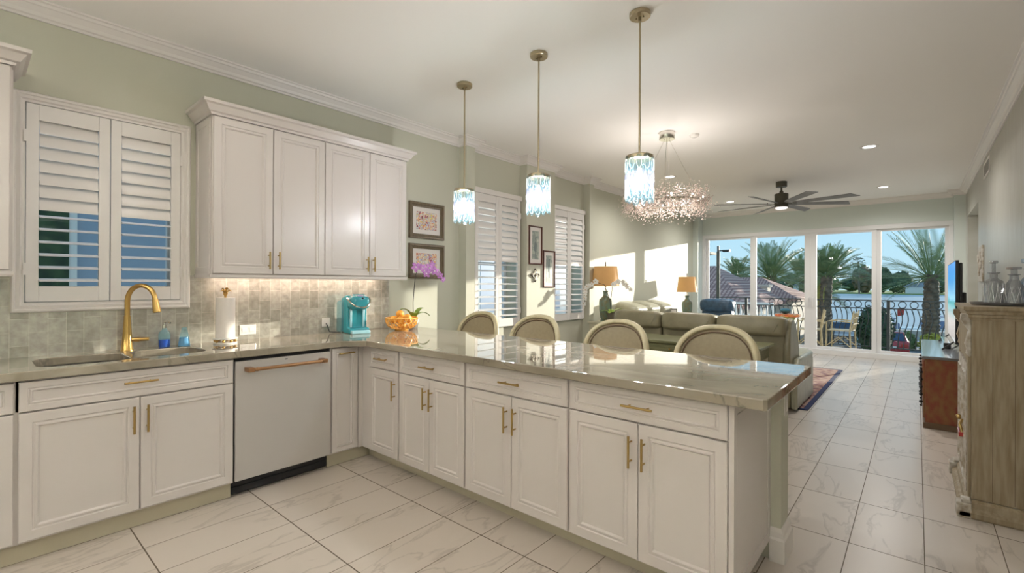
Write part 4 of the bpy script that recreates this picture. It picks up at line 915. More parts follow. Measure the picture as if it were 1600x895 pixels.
# ================================================================== LIVING ROOM
rg = MB().box(-3.3, -0.898, 5.98, 9.16, 0.0, 0.012).build('area_rug', 'rug', smooth=False); tag(rg, 'patterned rug with a dark blue border under the sofa', 'rug')
sf = thing('sofa', 'long olive leather sofa with its back to the kitchen', 'sofa', (-2.1, 6.2, 0))
MB().box(-3.12, -1.02, 5.80, 6.75, 0.03, 0.40).build('base', 'leather', sf, bevel=0.03)
xs = [(-3.14, -2.47), (-2.47, -1.80), (-1.80, -1.06)]
for i, (a, b) in enumerate(xs):
    c_ = (a+b)/2; w_ = (b-a)/2
    MB().sup((c_, 5.93, 0.48), (w_-0.004, 0.15, 0.43), 0.22, 32, 16).build('back_panel', 'leather', sf)
    cu = MB().sup((c_, 5.93, 0.895), (w_-0.002, 0.225, 0.115), 0.34, 40, 18, rot=(-0.12, 0, 0), wr=0.012).build('back_cushion', 'leather', sf)
    MB().sup((c_, 6.05, 0.66), (w_-0.006, 0.15, 0.19), 0.4, 32, 14).build('lumbar_cushion', 'leather', sf)
    for k in range(3):
        xx = a+(k+0.7)*(b-a)/3.2
        MB().tube([(xx-0.02, 5.712, 0.82), (xx, 5.705, 0.87), (xx+0.03, 5.725, 0.94), (xx+0.05, 5.80, 0.995)], [0.001, 0.007, 0.010, 0.002], 6).build('fold', 'leather', cu)
    MB().sup((c_, 6.45, 0.43), (w_-0.004, 0.32, 0.10), 0.4, 32, 12, wr=0.01).build('seat_cushion', 'leather_lit', sf)
wing = [(5.78, 0.05), (5.76, 0.55), (5.78, 0.86), (5.85, 0.975), (5.96, 1.0), (6.10, 0.93), (6.22, 0.78), (6.30, 0.60), (6.33, 0.40), (6.33, 0.05)]
MB().prism(wing, 'x', -1.09, -1.03).build('side_wing', 'leather', sf, bevel=0.02, seg=3)
MB().prism([(5.78, 0.03), (5.78, 0.42), (5.95, 0.56), (6.7, 0.56), (6.80, 0.48), (6.82, 0.03)], 'x', -1.03, -0.965).build('arm', 'leather_lit', sf, bevel=0.025, seg=3)  # paler than the other arm: sunlight put into its colour
MB().prism([(5.78, 0.03), (5.78, 0.42), (5.95, 0.56), (6.7, 0.56), (6.80, 0.48), (6.82, 0.03)], 'x', -3.20, -3.13).build('arm', 'leather', sf, bevel=0.025, seg=3)
MB().sup((-1.27, 7.10, 0.43), (0.24, 0.30, 0.075), 0.5, 32, 12, rot=(0.12, 0, 0), wr=0.02).build('footrest', 'leather_lit', sf)
MB().box(-1.36, -1.06, 6.70, 7.1, 0.30, 0.33).build('footrest_arm', 'fanm', sf)
s2 = thing('sofa', 'olive leather sofa, painted pale for sunlight, against the sunlit wall', 'sofa', (-3.45, 7.3, 0))
MB().box(-3.86, -3.22, 6.92, 8.50, 0.03, 0.40).build('base', 'leather_lit', s2, bevel=0.03)
for i in range(3):
    y0 = 6.95+0.515*i; yc = y0+0.257
    MB().sup((-3.66, yc, 0.62), (0.19, 0.252, 0.34), 0.35, 28, 14).build('back_panel', 'leather_lit', s2)
    MB().sup((-3.60, yc, 0.935), (0.215, 0.255, 0.125), 0.5, 36, 16, rot=(0, 0.25, 0), wr=0.015).build('back_cushion', 'leather_lit', s2)
    MB().sup((-3.42, yc, 0.44), (0.20, 0.252, 0.10), 0.4, 28, 12).build('seat_cushion', 'leather_lit', s2)
for yy in (6.90, 8.55): MB().sup((-3.53, yy, 0.33), (0.31, 0.085, 0.32), 0.4, 28, 14).build('arm', 'leather_lit', s2)
rc = thing('recliner', 'dark blue leather recliner by the glass doors', 'armchair', (-2.98, 9.9, 0))
MB().sup((-2.97, 9.62, 0.96), (0.315, 0.15, 0.135), 0.5, 36, 16, wr=0.03).build('head_cushion', 'blue', rc)
MB().sup((-2.97, 9.66, 0.60), (0.29, 0.14, 0.36), 0.4, 32, 16).build('back', 'blue', rc)
MB().sup((-2.97, 10.05, 0.42), (0.28, 0.36, 0.12), 0.4, 28, 12).build('seat', 'blue', rc)
for s in (-1, 1): MB().sup((-2.97+s*0.36, 9.98, 0.36), (0.09, 0.44, 0.28), 0.4, 28, 14).build('arm', 'blue', rc)
MB().box(-3.2, -2.74, 9.7, 10.3, 0.0, 0.12).build('base', 'black', rc, bevel=0.01)

# olive table behind the sofa
ot = thing('sofa_table', 'olive green painted table with pale legs behind the sofa', 'table', (-2.0, 5.3, 0))
MB().box(-2.95, -1.145, 5.00, 5.60, 0.722, 0.752).build('tabletop', 'olivew', ot, smooth=False, bevel=0.006)
MB().box(-2.90, -1.19, 5.04, 5.56, 0.60, 0.722).build('apron', 'olivew', ot, smooth=False, bevel=0.003)
for i in range(3):
    a = -2.87+0.56*i; d_ = MB().box(a, a+0.52, 5.028, 5.04, 0.615, 0.71).build('drawer', 'olivew', ot, smooth=False, bevel=0.003)
    MB().ball((a+0.26, 5.018, 0.663), 0.012).build('knob', 'brass', d_)
for x_ in (-2.87, -1.225):
    for y_ in (5.07, 5.53): MB().lathe([(0.028, 0.0), (0.018, 0.05), (0.030, 0.30), (0.020, 0.45), (0.032, 0.50), (0.032, 0.60)], (x_, y_, 0), 16).build('leg', 'consolec', ot)

# cream console + lamp + orchid
cc = thing('console_cabinet', 'cream painted cabinet under the nearer lamp', 'cabinet', (-3.55, 6.45, 0))
MB().box(-3.74, -3.30, 6.12, 6.78, 0.08, 0.785).build('body', 'consolec', cc, smooth=False, bevel=0.004)
MB().box(-3.76, -3.28, 6.10, 6.80, 0.785, 0.808).build('top', 'consolec', cc, smooth=False, bevel=0.005)
for y_ in (6.15, 6.75):
    for x_ in (-3.71, -3.33): MB().box(x_-0.025, x_+0.025, y_-0.025, y_+0.025, 0, 0.08).build('foot', 'consolec', cc, smooth=False)
MB().panel(P_y(6.12), -3.72, -3.32, 0.12, 0.76, [(0, 0), (0, 0.004), (0.05, 0.004), (0.055, 0.001), (0.06, 0.001)]).build('side_panel', 'consolec', cc, smooth=False)
MB().panel(P_x(-3.30), 6.14, 6.76, 0.12, 0.76, DP).build('door', 'consolec', cc, smooth=False)
def table_lamp(p, lab, H_=0.84, R_=0.205):
    x, y, z = p; t = thing('table_lamp', lab, 'lamp', p, 'bronze lamps with amber shades')
    MB().lathe([(0.075, 0), (0.078, 0.015), (0.05, 0.025)], p, 28).build('base', 'vase', t)
    MB().lathe([(0.05, 0.02), (0.075, 0.05), (0.092, 0.16), (0.098, 0.27), (0.092, 0.33), (0.05, 0.365), (0.034, 0.39), (0.032, 0.43), (0.042, 0.45), (0.042, 0.46)], p, 32).build('vase', 'vase', t)
    MB().cyl((x, y, z+0.455), (x, y, z+H_+0.02), 0.006, n=10).ball((x, y, z+0.56), (0.028, 0.028, 0.04)).build('stem', 'brass', t)
    MB().lathe([(R_, 0.53), (R_*0.84, 0.83), (R_*0.84-0.004, 0.83), (R_-0.004, 0.53), (R_, 0.53)], p, 40, cap=False).build('lamp_shade', 'shade', t)
    MB().tube([(x-R_*0.84, y, z+0.826), (x, y, z+0.828), (x+R_*0.84, y, z+0.826)], 0.002, 6).build('shade_spider', 'brass', t)
    MB().lathe([(0.004, 0.835), (0.012, 0.85), (0.006, 0.87), (0.012, 0.885), (0.002, 0.905)], p, 14).build('finial', 'pewter', t)
table_lamp((-3.60, 6.36, 0.808), 'amber-shaded lamp with white orchids in front, on the cream cabinet')
et = thing('side_table', 'small side table holding the farther lamp', 'table', (-3.50, 9.30, 0))
MB().box(-3.78, -3.38, 9.02, 9.58, 0.66, 0.69).build('tabletop', 'mahog', et, smooth=False, bevel=0.006)
for x_ in (-3.74, -3.42):
    for y_ in (9.06, 9.54): MB().box(x_-0.022, x_+0.022, y_-0.022, y_+0.022, 0, 0.66).build('leg', 'mahog', et, smooth=False)
MB().box(-3.75, -3.41, 9.05, 9.55, 0.58, 0.66).build('apron', 'mahog', et, smooth=False)
table_lamp((-3.49, 9.42, 0.69), 'amber-shaded lamp farther away, between the sofas and the blue recliner', 0.84, 0.195)
pf = thing('photo_frame', 'small dark photo frame at the foot of the farther lamp', 'picture frame', (-3.58, 9.14, 0.69))
MB().obox((-3.65, 9.12, 0.79), (0.15, 0.012, 0.20), (-0.2, 0, 0.4)).build('frame', 'black', pf, bevel=0.003)
MB().obox((-3.647, 9.113, 0.79), (0.11, 0.008, 0.16), (-0.2, 0, 0.4)).build('photo', 'mat', pf)
wo_ = thing('potted_orchid', 'white orchid arching in front of the nearer lamp', 'orchid', (-3.40, 6.20, 0.808))
MB().lathe([(0.045, 0), (0.050, 0.005), (0.062, 0.13), (0.066, 0.14), (0.056, 0.14), (0.05, 0.12)], (-3.44, 6.25, 0.808), 24).build('pot', 'pewter', wo_)
for d, L, up in (((-1, -0.3), 0.16, 0.9), ((1, 0.1), 0.18, 0.7), ((0.3, -1), 0.14, 0.8), ((-0.5, 0.8), 0.17, 1.0), ((1, 0.9), 0.15, 1.2)):
    leaf(wo_, (-3.44, 6.25, 0.93), d, L, 0.04, droop=0.45, up=up)
def wstem(ends, n):
    pts_ = [Vector(p) for p in ends]; MB().tube(pts_, 0.004, 6).build('flower_stem', 'stem', wo_)
    for k in range(n):
        t = 0.45+0.55*k/(n-1); f_ = t*(len(pts_)-1); i = min(int(f_), len(pts_)-2); p = pts_[i].lerp(pts_[i+1], f_-i)
        petal_flower(wo_, p+Vector((random.uniform(-.02, .02), -0.02, random.uniform(-.02, .02))), (0.5, -1, random.uniform(-.2, .3)), 0.042, 'whitep', 'gold')
wstem([(-3.44, 6.25, 0.93), (-3.45, 6.22, 1.15), (-3.50, 6.15, 1.36), (-3.60, 6.06, 1.40), (-3.68, 6.0, 1.34), (-3.72, 5.97, 1.22), (-3.73, 5.97, 1.10)], 11)
wstem([(-3.44, 6.25, 0.93), (-3.44, 6.24, 1.15), (-3.42, 6.25, 1.36), (-3.36, 6.32, 1.42), (-3.28, 6.38, 1.38), (-3.22, 6.42, 1.28)], 9)

# ------------------------------------------------------------------ pictures
def picture(y0, y1, z0, z1, x, fw, fm, am, lab, group=None, mw=0.05, deep=0.03):
    t = thing('framed_picture', lab, 'picture', (x, (y0+y1)/2, z0), group)
    pr = [(0, 0.0), (0, deep*0.8), (0.004, deep), (fw*0.45, deep), (fw*0.6, deep*0.55), (fw, deep*0.45), (fw, 0.002)]
    mb = MB(); vs = []; k = len(pr); P = P_x(x)
    for (i, d) in pr:
        for (u, z) in ((y0+i, z0+i), (y1-i, z0+i), (y1-i, z1-i), (y0+i, z1-i)): vs.append(P(u, z, d))
    mb.add(vs, [(4*i+j, 4*i+(j+1)%4, 4*((i+1)%k)+(j+1)%4, 4*((i+1)%k)+j) for i in range(k) for j in range(4)])
    mb.build('frame', fm, t, smooth=False)
    MB().box(x, x+0.006, y0+fw-0.002, y1-fw+0.002, z0+fw-0.002, z1-fw+0.002).build('mount', 'mat', t, smooth=False)
    a = MB().box(x+0.006, x+0.0075, y0+fw+mw, y1-fw-mw, z0+fw+mw, z1-fw-mw).build('print', am, t, smooth=False)
    return t, a
G1 = 'abstract prints in grey-brown frames'; G2 = 'bird prints in mahogany frames'
picture(2.906, 3.364, 1.832, 2.206, XW, 0.05, 'framew', 'art1', 'upper of the two colourful prints in grey-brown frames', G1, 0.045)
picture(2.906, 3.366, 1.424, 1.778, XW, 0.05, 'framew', 'art2', 'lower colourful print in a grey-brown frame behind the purple orchid', G1, 0.045)
t1, a1 = picture(4.695, 4.966, 1.622, 2.122, -3.77, 0.018, 'mahog', 'art3', 'upper bird print, a tall dark bird in a mahogany frame', G2, 0.048, 0.022)
t2, a2 = picture(4.996, 5.258, 1.32, 1.817, -3.77, 0.018, 'mahog', 'art3', 'lower bird print in a mahogany frame, nearer the far window', G2, 0.048, 0.022)
def birdy(a, cy_, cz_, s):
    x = -3.7625; mb = MB()
    poly = lambda pts: mb.prism([(cy_+p[0]*s, cz_+p[1]*s) for p in pts], 'x', x, x+0.001)
    poly([(-0.035, -0.08), (0.0, -0.10), (0.03, -0.05), (0.035, 0.02), (0.015, 0.06), (-0.02, 0.04), (-0.04, -0.02)])
    poly([(0.0, 0.05), (0.02, 0.05), (0.018, 0.12), (0.005, 0.13), (-0.005, 0.12)]); poly([(0.0, 0.12), (0.02, 0.12), (0.045, 0.125), (0.018, 0.14), (0.0, 0.138)])
    poly([(-0.01, -0.20), (-0.004, -0.20), (-0.002, -0.08), (-0.01, -0.08)]); poly([(0.012, -0.20), (0.018, -0.20), (0.016, -0.07), (0.008, -0.07)])
    mb.build('bird_figure', 'bird', a, smooth=False)
OFF[a1.name] = OFF[t1.name]; OFF[a2.name] = OFF[t2.name]
birdy(a1, 4.83, 1.87, 0.85); birdy(a2, 5.127, 1.60, 0.75)
md_ = thing('wall_medallion', 'small pewter scrollwork medallion on the pilaster under the bird print', 'wall ornament', (-3.77, 4.819, 1.481))
mm = MB()
for k in range(4):
    a = PI/2*k; ca, sa = math.cos(a), math.sin(a)
    pts = [(-3.755, 4.819+ca*(0.02+0.05*t/8)+0.022*math.sin(t*0.75)*(-sa), 1.481+sa*(0.02+0.05*t/8)+0.022*math.sin(t*0.75)*ca) for t in range(9)]; mm.tube(pts, 0.006, 6)
    pts = [(-3.755, 4.819+ca*(0.02+0.05*t/8)-0.022*math.sin(t*0.75)*(-sa), 1.481+sa*(0.02+0.05*t/8)-0.022*math.sin(t*0.75)*ca) for t in range(9)]; mm.tube(pts, 0.006, 6)
    mm.ball((-3.757, 4.819+ca*0.078, 1.481+sa*0.078), 0.012)
mm.ball((-3.757, 4.819, 1.481), 0.018).tube([(-3.757, 4.819+0.045*math.cos(2*PI*k/24), 1.481+0.045*math.sin(2*PI*k/24)) for k in range(24)], 0.005, 6, closed=True)
mm.build('scrollwork', 'pewter', md_)

# ------------------------------------------------------------------ carved cabinet on the right
hu = thing('carved_cabinet', 'tall distressed wooden cabinet with plank side and carved corners', 'cabinet', (0.42, 4.3, 0))
hx0, hx1, hy0, hy1 = 0.245, 0.605, 3.905, 4.72
MB().box(hx0, hx1, hy0, hy1, 0.10, 1.17).build('body', 'hutch', hu, smooth=False, bevel=0.004)
for i_, px_ in enumerate((0.335, 0.425, 0.52)): MB().box(px_-0.0012, px_+0.0012, hy0-0.001, hy0, 0.11, 1.165).build('plank_seam', 'stoold', hu, smooth=False)
bs = [(0, 0.0), (0.048, 0.0), (0.052, 0.01), (0.052, 0.035), (0.040, 0.05), (0.028, 0.058), (0.024, 0.085), (0.010, 0.098), (0, 0.10)]
MB().sweep(bs, [(hx1, hy0, 0, -1), (hx0, hy0, -1, -1), (hx0, hy1, -1, 1), (hx1, hy1, 0, 1)]).build('base_moulding', 'hutch', hu, smooth=False)
for y_ in (hy0-0.052, hy1-0.03):
    MB().box(hx0-0.066, hx0-0.0, y_, y_+0.085, 0.0, 0.085).box(hx0-0.045, hx0, y_+0.005, y_+0.08, 0.085, 0.105).build('corner_foot', 'hutchw', hu, smooth=False, bevel=0.006)
ts = [(0, 1.165), (0.006, 1.165), (0.008, 1.178), (0.014, 1.182), (0.014, 1.196), (0.022, 1.202), (0.024, 1.216), (0.036, 1.226), (0.036, 1.245), (0, 1.245)]
MB().sweep(ts, [(hx1, hy0, 0, -1), (hx0, hy0, -1, -1), (hx0, hy1, -1, 1), (hx1, hy1, 0, 1)]).box(hx0, hx1, hy0, hy1, 1.17, 1.245).build('cornice', 'hutch', hu, smooth=False)
corb = [(hx0, 1.20), (hx0-0.045, 1.20), (hx0-0.047, 1.17), (hx0-0.030, 1.13), (hx0-0.012, 1.10), (hx0-0.020, 1.06), (hx0-0.028, 1.02), (hx0-0.018, 0.985), (hx0-0.022, 0.96), (hx0-0.010, 0.945), (hx0, 0.95)]
for y_ in (hy0+0.002, hy1-0.075): MB().prism(corb, 'y', y_, y_+0.07).build('corbel', 'hutchw' if y_ < 4.2 else 'hutch', hu, bevel=0.004)
for y_ in (hy0+0.012, hy1-0.062): MB().box(hx0-0.014, hx0, y_, y_+0.05, 0.11, 0.95).build('pilaster_strip', 'hutch', hu, smooth=False, bevel=0.003)
for a, b in ((hy0+0.075, 4.31), (4.315, hy1-0.075)):
    d_ = MB().panel(lambda u, z, d: (hx0-d, u, z), a, b, 0.12, 0.90, [(0, 0), (0, 0.018), (0.06, 0.018), (0.066, 0.026), (0.074, 0.02), (0.08, 0.006)]).build('door', 'hutchw', hu, smooth=False)
    yk = 4.29 if a < 4.2 else 4.335
    MB().ball((hx0-0.034, yk, 0.50), (0.014, 0.012, 0.012)).build('knob', 'brass', d_)
MB().box(hx0-0.016, hx0, hy0+0.075, hy1-0.075, 0.915, 1.14).build('drawer', 'hutch', hu, smooth=False, bevel=0.004)
MB().box(hx0-0.046, hx0-0.018, 4.06, 4.20, 0.425, 0.455).build('latch_bar', 'carr', hu, smooth=False, bevel=0.004)
MB().tube([(hx0-0.03, 4.06, 0.455), (hx0-0.04, 4.08, 0.50), (hx0-0.028, 4.12, 0.52), (hx0-0.035, 4.16, 0.49)], 0.008, 8).build('ring_pull', 'brass', hu)
tx, ty = 0.435, 4.30
tr = thing('round_tray', 'dark round tray on the carved cabinet holding the decanters', 'tray', (tx, ty, 1.245))
MB().lathe([(0.150, 0), (0.170, 0.004), (0.176, 0.020), (0.170, 0.020), (0.164, 0.008), (0.001, 0.007)], (tx, ty, 1.245), 48).build('tray', 'blackw', tr)
def decanter(x, y, lab, m, body, neck, st):
    t = thing('decanter', lab, 'decanter', (x, y, 1.253), 'crystal decanters on the tray')
    z0 = 1.253; p = (x, y, z0)
    mb = MB().lathe(body, p, 12)
    o = mb.build('body', m, t, smooth=False)
    fc_ = MB()
    R_ = body[2][0]; zt = body[-3][1]
    for k in range(12):
        a = 2*PI*k/12
        for s in (-1, 1): fc_.tube([(x+(R_+0.0008)*math.cos(a+s*0.35*q_/4), y+(R_+0.0008)*math.sin(a+s*0.35*q_/4), z0+0.01+(zt-0.02)*q_/4) for q_ in range(5)], 0.0014, 4)
    fc_.build('cut_pattern', 'facet', o, smooth=False)
    MB().lathe(neck, p, 16).build('neck', m, t)
    MB().obox((x, y, z0+st[0]), (st[1], st[1], st[2]), (0, 0, 0.5)).cyl((x, y, z0+neck[-1][1]-0.01), (x, y, z0+st[0]), st[1]*0.32, n=12).build('stopper', m, t, bevel=0.003)
decanter(0.365, 4.22, 'leftmost clear cut decanter with a faceted column stopper', 'cut', [(0.045, 0), (0.050, 0.006), (0.050, 0.12), (0.045, 0.145), (0.022, 0.16), (0.018, 0.165)], [(0.018, 0.163), (0.018, 0.19), (0.030, 0.195), (0.030, 0.20), (0.014, 0.202)], (0.265, 0.030, 0.018))
decanter(0.455, 4.24, 'wide clear cut decanter with a flat stopper, middle of the tray', 'cut', [(0.060, 0), (0.066, 0.006), (0.062, 0.07), (0.040, 0.12), (0.024, 0.15), (0.022, 0.155)], [(0.022, 0.153), (0.020, 0.18), (0.030, 0.184), (0.030, 0.188), (0.014, 0.19)], (0.225, 0.050, 0.016))
decanter(0.535, 4.30, 'bluish cut decanter with the tallest square stopper', 'cutb', [(0.046, 0), (0.05, 0.006), (0.05, 0.13), (0.04, 0.16), (0.024, 0.18), (0.020, 0.19)], [(0.020, 0.188), (0.018, 0.215), (0.032, 0.22), (0.032, 0.224), (0.014, 0.226)], (0.272, 0.062, 0.028))
mf = MB().box(0.598, 0.62, 8.12, 8.56, 1.42, 1.87); mt_ = thing('carved_wall_panel', 'narrow carved panel on the right wall seen edge-on above the cabinet', 'wall ornament', (0.61, 8.34, 1.42))
mf.build('frame', 'hutchw', mt_, smooth=False, bevel=0.008)
for k in range(6): MB().ball((0.592, 8.17+0.067*k, 1.64+0.1*math.sin(k*1.7)), (0.012, 0.03, 0.06)).build('carving', 'hutchw', mt_)
vt = thing('air_vent', 'rectangular supply vent high on the right wall', 'vent', (XR, 7.83, 2.72))
MB().panel(lambda u, z, d: (XR-d, u, z), 7.53, 8.13, 2.66, 2.85, [(0, 0), (0, 0.008), (0.03, 0.008), (0.034, 0.002)]).build('frame', 'trim', vt, smooth=False)
for k in range(6): MB().box(XR-0.007, XR-0.001, 7.57, 8.09, 2.70+0.022*k, 2.705+0.022*k).build('slat', 'pewter', vt, smooth=False)

# TV stand, TV
ts_ = thing('tv_stand', 'distressed red wooden chest with a black top under the television', 'tv stand', (0.33, 6.95, 0))
MB().box(0.06, 0.61, 6.03, 7.82, 0.04, 0.665).build('body', 'redw', ts_, smooth=False, bevel=0.006)
MB().box(0.035, 0.615, 6.005, 7.85, 0.665, 0.689).build('top_edge', 'blackw', ts_, smooth=False, bevel=0.004)
MB().box(0.041, 0.612, 6.011, 7.845, 0.689, 0.692).build('top', 'topsheen', ts_, smooth=False)  # top face coloured as a sky reflection over the black edge
MB().box(0.045, 0.615, 6.015, 7.84, 0.0, 0.055).build('plinth', 'stoold', ts_, smooth=False, bevel=0.004)
for i in range(3):
    a = 6.10+0.57*i; d_ = MB().panel(lambda u, z, d: (0.06-d, u, z), a, a+0.54, 0.08, 0.64, [(0, 0), (0, 0.012), (0.05, 0.012), (0.055, 0.004)]).build('door', 'redw', ts_, smooth=False)
    be = MB()
    for k in range(11): be.ball((0.030, a+0.06, 0.19+0.036*k), (0.016 if k % 2 else 0.011,)*3, 10, 6)
    be.cyl((0.036, a+0.06, 0.18), (0.036, a+0.06, 0.56), 0.004, n=6)
    be.build('beaded_pull', 'black', d_)
tv = thing('television', 'flat television showing blue sky and sea, seen edge-on', 'television', (0.31, 7.2, 0.692))
MB().box(0.292, 0.318, 6.50, 8.0, 0.775, 1.625).build('bezel', 'black', tv, smooth=False, bevel=0.003)
MB().box(0.2905, 0.293, 6.512, 7.988, 0.790, 1.615).build('screen', 'screen', tv, smooth=False)
MB().box(0.318, 0.345, 6.51, 7.99, 0.80, 1.60).box(0.345, 0.375, 6.55, 7.95, 0.80, 1.30).build('back_housing', 'black', tv, smooth=False, bevel=0.008)
for y_ in (6.75, 7.75): MB().tube([(0.20, y_-0.04, 0.697), (0.305, y_, 0.79), (0.42, y_+0.04, 0.697)], 0.009, 8).build('foot', 'black', tv)
sb = thing('soundbar', 'slim silver soundbar in front of the television', 'soundbar', (0.24, 7.1, 0.692))
MB().box(0.215, 0.275, 6.86, 7.66, 0.694, 0.755).build('body', 'chrome', sb, smooth=False, bevel=0.006); MB().box(0.218, 0.272, 6.83, 6.86, 0.694, 0.755).build('end_cap', 'black', sb, smooth=False, bevel=0.004)
# ================================================================== BALCONY
struct(MB().box(-6.2, 3.5, 11.30, 12.75, -0.22, -0.02).build('balcony_floor', 'conc', smooth=False), 'balcony slab outside the glass doors')
rl = thing('balcony_railing', 'wrought iron railing with bellied balusters and a row of rings', 'railing', (-1.6, 12.6, 0))
MB().box(-6.0, 0.62, 12.58, 12.62, 1.036, 1.058).build('top_rail', 'iron', rl, smooth=False)
MB().box(-6.0, 0.62, 12.585, 12.615, 0.868, 0.888).build('middle_rail', 'iron', rl, smooth=False)
MB().box(-6.0, 0.62, 12.588, 12.612, 0.05, 0.07).build('bottom_rail', 'iron', rl, smooth=False)
b0 = None; r0 = None
xk = 0.56; k = 0
while xk > -5.9:
    if abs((xk+0.455)) > 0.05 and abs(xk+1.75) > 0.05:
        if b0 is None:
            pts = []
            for i in range(15):
                z = 0.88-0.82*i/14; s_ = 0.88-z
                pts.append((0.045*math.sin(min(1, s_/0.42)*PI)*(1 if s_ < 0.42 else 0)-(0.028*math.sin((s_-0.42)/0.45*PI/2) if s_ > 0.42 else 0), -0.06*math.sin(min(PI, s_/0.87*PI)), z))
            b0 = MB().tube(pts, 0.0095, 6).build('baluster', 'iron', rl, local=True); o = b0
        else: o = dup(b0, rl)
        o.location = (xk+1.6, 0, 0)
    if k % 2 == 0 and k < 36:
        if r0 is None: r0 = MB().tube([(0.062*math.cos(2*PI*i/20), 0, 0.962+0.070*math.sin(2*PI*i/20)) for i in range(20)], 0.0085, 6, closed=True).build('ring', 'iron', rl, local=True); o = r0
        else: o = dup(r0, rl)
        o.location = (xk-0.42+0.37+1.6, 0, 0)
    xk -= 0.0925; k += 1
for x_ in (-1.75, -0.455, -3.2, 0.60): MB().box(x_-0.03, x_+0.03, 12.57, 12.63, 0.0, 1.04).build('post', 'iron', rl, smooth=False)

bt = thing('balcony_table', 'round orange mosaic table on a pale green pedestal on the balcony', 'table', (-2.2, 12.0, -0.02))
MB().lathe([(0.24, 0.66), (0.25, 0.665), (0.25, 0.715), (0.245, 0.72)], (-2.2, 12.0, 0), 36).build('tabletop', 'mosaic', bt)
MB().lathe([(0.13, -0.02), (0.12, 0.02), (0.05, 0.25), (0.06, 0.5), (0.13, 0.66)], (-2.16, 12.0, 0), 24).build('pedestal', mat('lime_glaze', (0.36, 0.42, 0.10), 0.3), bt)
gv = thing('glass_bowl', 'dark teal glass bowl on the mosaic table', 'bowl', (-2.24, 12.0, 0.72))
MB().lathe([(0.035, 0), (0.09, 0.03), (0.115, 0.07), (0.10, 0.10), (0.06, 0.115), (0.045, 0.11), (0.085, 0.09), (0.10, 0.07), (0.07, 0.03), (0.02, 0.01)], (-2.24, 12.0, 0.72), 28).build('bowl', mat('teal_glass', (0.03, 0.13, 0.15), 0.15), gv)
def bamboo_chair(x, y, rz, lab):
    r = thing('bamboo_chair', lab, 'chair', (0, 0, 0), 'bamboo chairs on the balcony')
    for sx_ in (-1, 1):
        MB().tube([(sx_*0.22, -0.22, 0.0), (sx_*0.22, -0.20, 0.45), (sx_*0.21, -0.27, 0.86)], 0.015, 8).build('back_leg', 'bamboo', r)
        MB().tube([(sx_*0.22, 0.22, 0.0), (sx_*0.22, 0.21, 0.62), (sx_*0.22, 0.10, 0.65), (sx_*0.215, -0.22, 0.62)], 0.013, 8).build('arm', 'bamboo', r)
        MB().tube([(sx_*0.22, -0.2, 0.12), (sx_*0.22, 0.0, 0.30), (sx_*0.22, 0.2, 0.12)], 0.011, 6).build('side_brace', 'bamboo', r)
    for z in (0.80, 0.70, 0.58): MB().tube([(-0.21, -0.255, z), (0, -0.275, z+0.015), (0.21, -0.255, z)], 0.013, 6).build('back_rail', 'bamboo', r)
    for k in range(-2, 3): MB().tube([(0.07*k, -0.26, 0.80), (0.05*k, -0.24, 0.6), (0.08*k, -0.21, 0.45)], 0.008, 6).build('back_slat', 'bamboo', r)
    MB().box(-0.21, 0.21, -0.21, 0.21, 0.43, 0.45).build('seat', 'bamboo', r, bevel=0.01)
    r.location = (x, y, -0.02); r.rotation_euler = (0, 0, rz); r['label'] = lab; return r
bamboo_chair(-1.76, 11.93, 1.75, 'bamboo chair on the balcony just right of the wide door stiles')
bamboo_chair(-1.22, 12.1, 1.45, 'bamboo chair on the balcony beside the white truck, seen side-on')
bs_ = thing('bamboo_stool', 'low bamboo stool with a dark top left of the wide door stiles', 'stool', (-2.12, 11.57, -0.02))
MB().box(-2.26, -1.98, 11.43, 11.71, 0.39, 0.42).build('seat', 'black', bs_, bevel=0.008)
for x_ in (-2.22, -2.02):
    for y_ in (11.47, 11.67): MB().cyl((x_, y_, -0.02), (x_, y_, 0.39), 0.016, n=8).build('leg', 'bamboo', bs_)
MB().tube([(-2.22, 11.47, 0.12), (-2.12, 11.47, 0.32), (-2.02, 11.47, 0.12)], 0.01, 6).build('brace', 'bamboo', bs_)

# ================================================================== OUTSIDE
GZ = -2.9
struct(MB().box(-60, 40, 12.9, 52, GZ-0.3, GZ).build('ground', 'asphalt', smooth=False), 'grey parking lot below the balcony')
tag(MB().box(-3.4, 14, 43.2, 45.6, GZ, GZ+0.06).build('grass_strip', 'grass', smooth=False), 'narrow green grass strip along the parking lot', 'grass', kind='stuff')
struct(MB().box(-400, 300, 50, 420, -4.2, -3.7).build('water', 'water', smooth=False), 'wide grey-blue bay behind the parking lot')
struct(MB().box(-420, 320, 336, 520, -4.2, -3.2).build('far_shore', 'grass', smooth=False), 'low green shore across the water')
struct(MB().box(-60, 40, 51.4, 52.2, -4.3, GZ+0.5).build('seawall', 'conc', smooth=False), 'pale concrete seawall')
# building next door beyond the kitchen windows
nb = thing('neighbour_building', 'pale blue-grey wall of the next building seen through the shutters', 'building', (-6.6, 0, GZ))
MB().box(-7.2, -6.4, -4, 2.7, GZ, 3.2).build('wall', mat('blue_grey_stucco', (0.33, 0.38, 0.46), 0.9), nb, smooth=False)
for (a, b, z0, z1) in ((-0.6, 0.72, 0.6, 2.4),):
    f_ = MB().box(-6.4, -6.36, a, b, z0, z1).build('window', 'trim', nb, smooth=False); MB().box(-6.362, -6.35, a+0.06, b-0.06, z0+0.06, z1-0.06).build('pane', 'shrub', f_, smooth=False)
M['panec'] = mat('curtained_pane', (0.42, 0.46, 0.55), 0.4)
nb2 = thing('neighbour_building', 'sunlit cream building seen in slivers through the dining window shutters', 'building', (-11, 12, GZ))
MB().box(-13, -10, 5.5, 18.5, GZ, 5.0).build('wall', 'trim', nb2, smooth=False)
